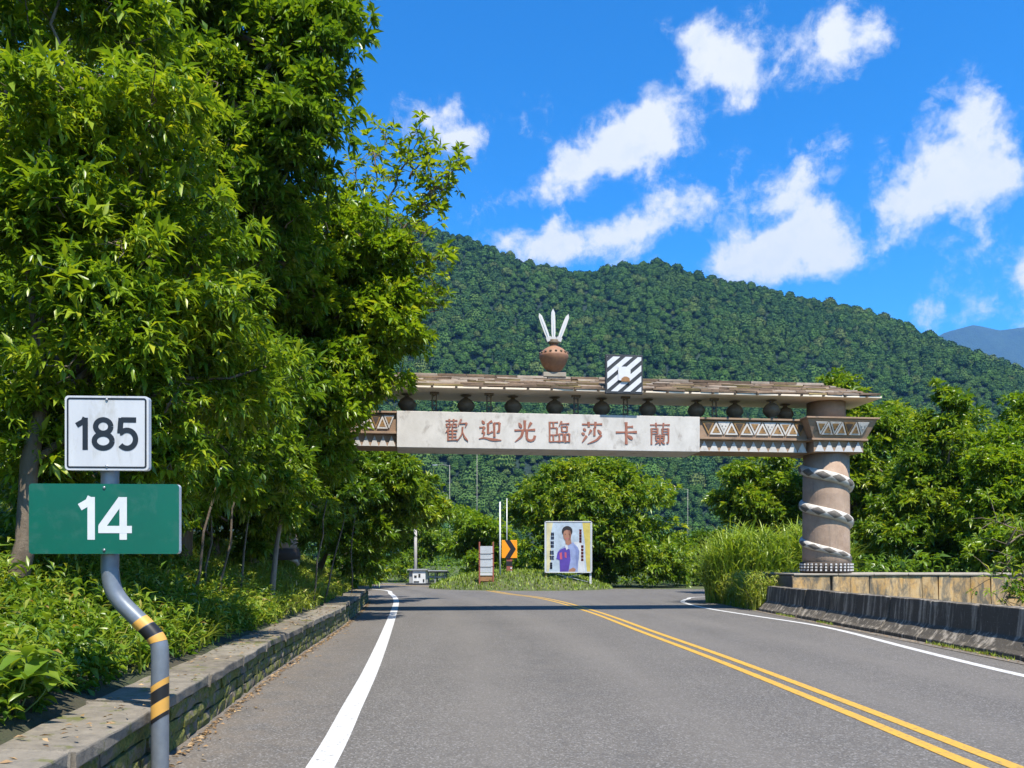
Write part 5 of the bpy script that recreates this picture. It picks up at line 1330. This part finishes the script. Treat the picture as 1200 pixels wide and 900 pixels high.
# ================================================================== UNDERGROWTH
rg = np.random.default_rng(77)
def scatter_bank(n, s0, s1, y0, y1, p=1.0):
    y = rg.uniform(y0 ** p, y1 ** p, n) ** (1 / p); s = rg.uniform(s0, s1, n); return s, y
def bank_cover():
    parts = []
    # broad leaved creepers on the shaded near bank
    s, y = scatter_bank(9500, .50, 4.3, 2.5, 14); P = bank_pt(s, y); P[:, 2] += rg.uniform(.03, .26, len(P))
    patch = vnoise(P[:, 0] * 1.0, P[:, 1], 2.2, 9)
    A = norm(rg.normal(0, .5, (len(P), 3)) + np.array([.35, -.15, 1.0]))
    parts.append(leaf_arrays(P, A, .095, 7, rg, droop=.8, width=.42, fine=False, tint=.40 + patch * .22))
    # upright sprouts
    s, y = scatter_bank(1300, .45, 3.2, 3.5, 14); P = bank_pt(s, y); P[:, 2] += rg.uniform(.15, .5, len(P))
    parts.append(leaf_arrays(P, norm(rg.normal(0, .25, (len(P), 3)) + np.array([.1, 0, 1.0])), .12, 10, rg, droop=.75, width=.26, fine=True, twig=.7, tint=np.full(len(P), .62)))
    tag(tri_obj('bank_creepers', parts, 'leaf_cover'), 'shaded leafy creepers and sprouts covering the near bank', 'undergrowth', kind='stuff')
    parts = []
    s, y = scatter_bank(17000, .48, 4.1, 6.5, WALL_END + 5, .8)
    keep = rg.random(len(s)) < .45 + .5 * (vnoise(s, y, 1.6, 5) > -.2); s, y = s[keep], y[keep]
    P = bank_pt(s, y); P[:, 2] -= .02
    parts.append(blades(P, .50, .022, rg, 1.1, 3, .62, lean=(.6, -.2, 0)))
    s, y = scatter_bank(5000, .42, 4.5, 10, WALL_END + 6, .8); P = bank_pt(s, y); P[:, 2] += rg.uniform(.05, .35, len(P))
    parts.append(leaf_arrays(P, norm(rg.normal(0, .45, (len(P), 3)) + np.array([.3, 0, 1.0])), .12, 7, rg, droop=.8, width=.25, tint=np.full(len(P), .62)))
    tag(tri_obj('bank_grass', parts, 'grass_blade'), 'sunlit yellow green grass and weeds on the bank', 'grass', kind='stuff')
    # weeds spilling at the wall end and the bend
    s, y = scatter_bank(4200, -.05, 4.5, WALL_END - 1.2, 48); P = bank_pt(s, y); P[:, 2] += rg.uniform(0, .35, len(P))
    tag(tri_obj('verge_weeds', [leaf_arrays(P, norm(rg.normal(0, .5, (len(P), 3)) + np.array([.3, -.2, 1.])), .24, 7, rg, droop=.8, width=.24, tint=np.full(len(P), .55))], 'grass_blade'), 'weeds spilling over the end of the kerb wall', 'weeds', kind='stuff')
bank_cover()
# large leaved plant at the wall by the sign
def big_plant():
    c = Vector((-2.90, 4.95, .46)); root = empty('broad_leaf_plant', c, 'bright broad leaved plant growing over the kerb wall cap', 'plant')
    rg = np.random.default_rng(6)
    lf = []
    for q in range(3):
        n = 6; V = []; F = []; w_ = .045 + .006*q
        prof_ = [.05, .6, 1.0, .85, .5, .02]
        for i in range(n):
            t = i/(n-1); z_ = .02*math.sin(t*3.1) - .06*t*t
            V += [(-w_*prof_[i], t*.17, z_+.012*prof_[i]), (0, t*.17, z_), (w_*prof_[i], t*.17, z_+.012*prof_[i])]
        for i in range(n-1): F += [(3*i,3*i+1,3*i+4,3*i+3), (3*i+1,3*i+2,3*i+5,3*i+4)]
        mb = MB(); mb.add(V, F, 0, True); me = mb.mesh('leaf', 'leaf_cover'); a = me.attributes.new('tint', 'FLOAT', 'POINT'); a.data.foreach_set('value', np.full(len(V), .45+.12*q, np.float32)); lf.append(me)
    stems = MB(); k = 0
    for s_ in range(9):
        a0 = rg.uniform(0, 6.28); tip = np.array([math.cos(a0)*rg.uniform(.05,.32), math.sin(a0)*rg.uniform(.05,.30), rg.uniform(.16,.42)])
        pts = bent((0,0,-.1), tip, 5, .02, rg); stems.tube(pts, [.008,.007,.006,.005,.004], 5)
        for q in range(6):
            a = q*1.2566 + rg.normal(0,.3); o = link('leaf', lf[int(rg.integers(3))], root, loc=tuple(pts[-1] if q < 5 else pts[2])); o.rotation_euler = (rg.normal(.12,.25), rg.normal(0,.2), a); s2 = rg.uniform(.75,1.15); o.scale = (s2,s2,s2); k += 1
    stems.build('stem', 'leaf_stem', root)
plain('leaf_stem', (.10,.16,.03), .6)
big_plant()
# tall silver grass clump by the barrier end
def reeds():
    root_l = [(8.1, 29.0, 3.1, 1500, 'tall arching silver grass clump left of the pillar'), (10.2, 29.6, 3.3, 1300, 'tall silver grass clump directly behind the barrier end')]
    for (x, y, h, n, lab) in root_l:
        rt = empty('silver_grass_clump', (x, y, 0), lab, 'grass clump')
        a = rg.random(n*3)*6.283; k = np.sqrt(rg.random(n*3)); P = np.stack([k*1.5*np.cos(a), k*1.2*np.sin(a), np.full(n*3, -.02)], 1)
        P1 = P[:n].copy(); P2 = P[n:].copy(); k2 = np.linalg.norm(P2[:, :2], axis=1) / 1.5
        P2[:, 2] = rg.uniform(.05, .68, len(P2)) * h * (1.05 - .45 * k2 ** 2)
        out_ = P2[:, :2] / np.maximum(np.linalg.norm(P2[:, :2], axis=1, keepdims=True), .1)
        b2_ = blades(P2, 1.15, .062, rg, 1.5, 5, .55)
        o = tri_obj('grass_blades', [blades(P1, h * .8, .04, rg, .5, 5, .42), b2_], 'reed_blade', rt)
    # shorter leafy weeds in front
    n = 4200; x = rg.uniform(6.75, 9.2, n); y = rg.uniform(24.2, 29.0, n); keep = (x > 6.85); P = np.stack([x, y, np.full(n, .0)], 1)[keep]
    P[:, 2] += 0
    hs = 1.15
    parts = [blades(P, hs, .028, rg, .8, 3, .6)]
    Q = P[rg.permutation(len(P))[:2200]].copy(); Q[:, 2] = rg.uniform(.1, 1.1, len(Q))
    parts.append(leaf_arrays(Q, norm(rg.normal(0, .5, Q.shape) + np.array([-.2, -.2, 1.])), .15, 8, rg, droop=.8, width=.22, tint=np.full(len(Q), .68)))
    tag(tri_obj('roadside_weeds', parts, 'grass_blade'), 'bright leafy weeds against the end of the concrete barrier', 'weeds', kind='stuff')
reeds()
# growth behind the tan wall and under the trees
def understory():
    n = 5200; x = rg.uniform(11, 30, n); y = rg.uniform(26.5, 42, n); P = np.stack([x, y, rg.uniform(.0, 1.6, n)], 1)
    q = 3600; x = rg.uniform(-14, 16, q); y = rg.uniform(51, 70, q); keep = (y > 60 + 0 * x) | (x > 0); P2 = np.stack([x, y, rg.uniform(0, 1.8, q)], 1)[keep]
    tag(tri_obj('understory', [leaf_arrays(np.concatenate([P, P2]), norm(rg.normal(0, .5, (len(P) + len(P2), 3)) + np.array([0, -.3, 1.])), .32, 8, rg, droop=.8, tint=np.full(len(P) + len(P2), .38))], 'leaf_dark'), 'dark understory bushes below the trees', 'undergrowth', kind='stuff')
understory()
# dead leaves along the foot of the wall and moss tufts in the gutter
def litter():
    n = 1500; y = rg.uniform(3.0, 30, n); x = xl(y) + .06 + np.abs(rg.normal(0, .055, n)) + .2 * (rg.random(n) < .04); P = np.stack([x, y, np.full(n, .010)], 1)
    m = 420; y2 = rg.uniform(1.5, 28, m); P2 = np.stack([xl(y2) - rg.uniform(-.02, .36, m), y2, np.where(y2 < 19, .435, np.where(y2 < 24, .475, .515))], 1)
    P3y = rg.uniform(9, 24, 260); P3 = np.stack([6.93 - np.abs(rg.normal(0, .06, 260)), P3y, np.full(260, .014)], 1)
    P = np.concatenate([P, P2, P3]); n = len(P); a = rg.random(n) * 6.283; d = np.stack([np.cos(a), np.sin(a), rg.normal(0, .12, n)], 1); s_ = np.stack([-np.sin(a), np.cos(a), rg.normal(0, .25, n)], 1)
    L_ = rg.uniform(.03, .075, (n, 1)); w_ = L_ * rg.uniform(.25, .42, (n, 1))
    V = np.stack([P - d * L_ / 2, P + s_ * w_ / 2 + np.array([0, 0, .008]), P + d * L_ / 2, P - s_ * w_ / 2 + np.array([0, 0, .004])], 1).reshape(-1, 3)
    T = (np.array([[0,2,1],[0,3,2]])[None] + (np.arange(n) * 4)[:, None, None]).reshape(-1, 3)
    tag(tri_obj('leaf_litter', [(V, T, np.repeat(rg.random(n), 4))], 'litter'), 'dry brown fallen leaves along the kerb wall', 'leaf litter', kind='stuff')
    n = 1800; y = rg.uniform(8, 24, n); x = 6.96 - np.abs(rg.normal(0, .02, n)); P = np.stack([x, y, np.zeros(n)], 1)
    P = P[vnoise(P[:, 1], P[:, 1] * 0, 3., 8) > .15]
    tag(tri_obj('gutter_weeds', [blades(P, .09, .012, rg, .9, 2, .55)], 'grass_blade'), 'tiny weeds growing in the joint below the barrier', 'weeds', kind='stuff')
litter()

# ================================================================== HAZE
def haze():
    m = bpy.data.materials.new('haze'); m.use_nodes = True; nt = m.node_tree; nt.nodes.clear()
    o = nt.nodes.new('ShaderNodeOutputMaterial'); v = nt.nodes.new('ShaderNodeVolumePrincipled')
    v.inputs['Color'].default_value = (.17, .46, 1.0, 1); v.inputs['Density'].default_value = 0.85e-4; v.inputs['Anisotropy'].default_value = 0.1
    nt.links.new(v.outputs[0], o.inputs['Volume']); MATS['haze'] = m
    ob = MB().box((2000, 3000, 789), (14000, 9000, 1600)).build('haze', 'haze')
    tag(ob, 'thin blue haze filling the valley air', 'haze', kind='stuff')
haze()
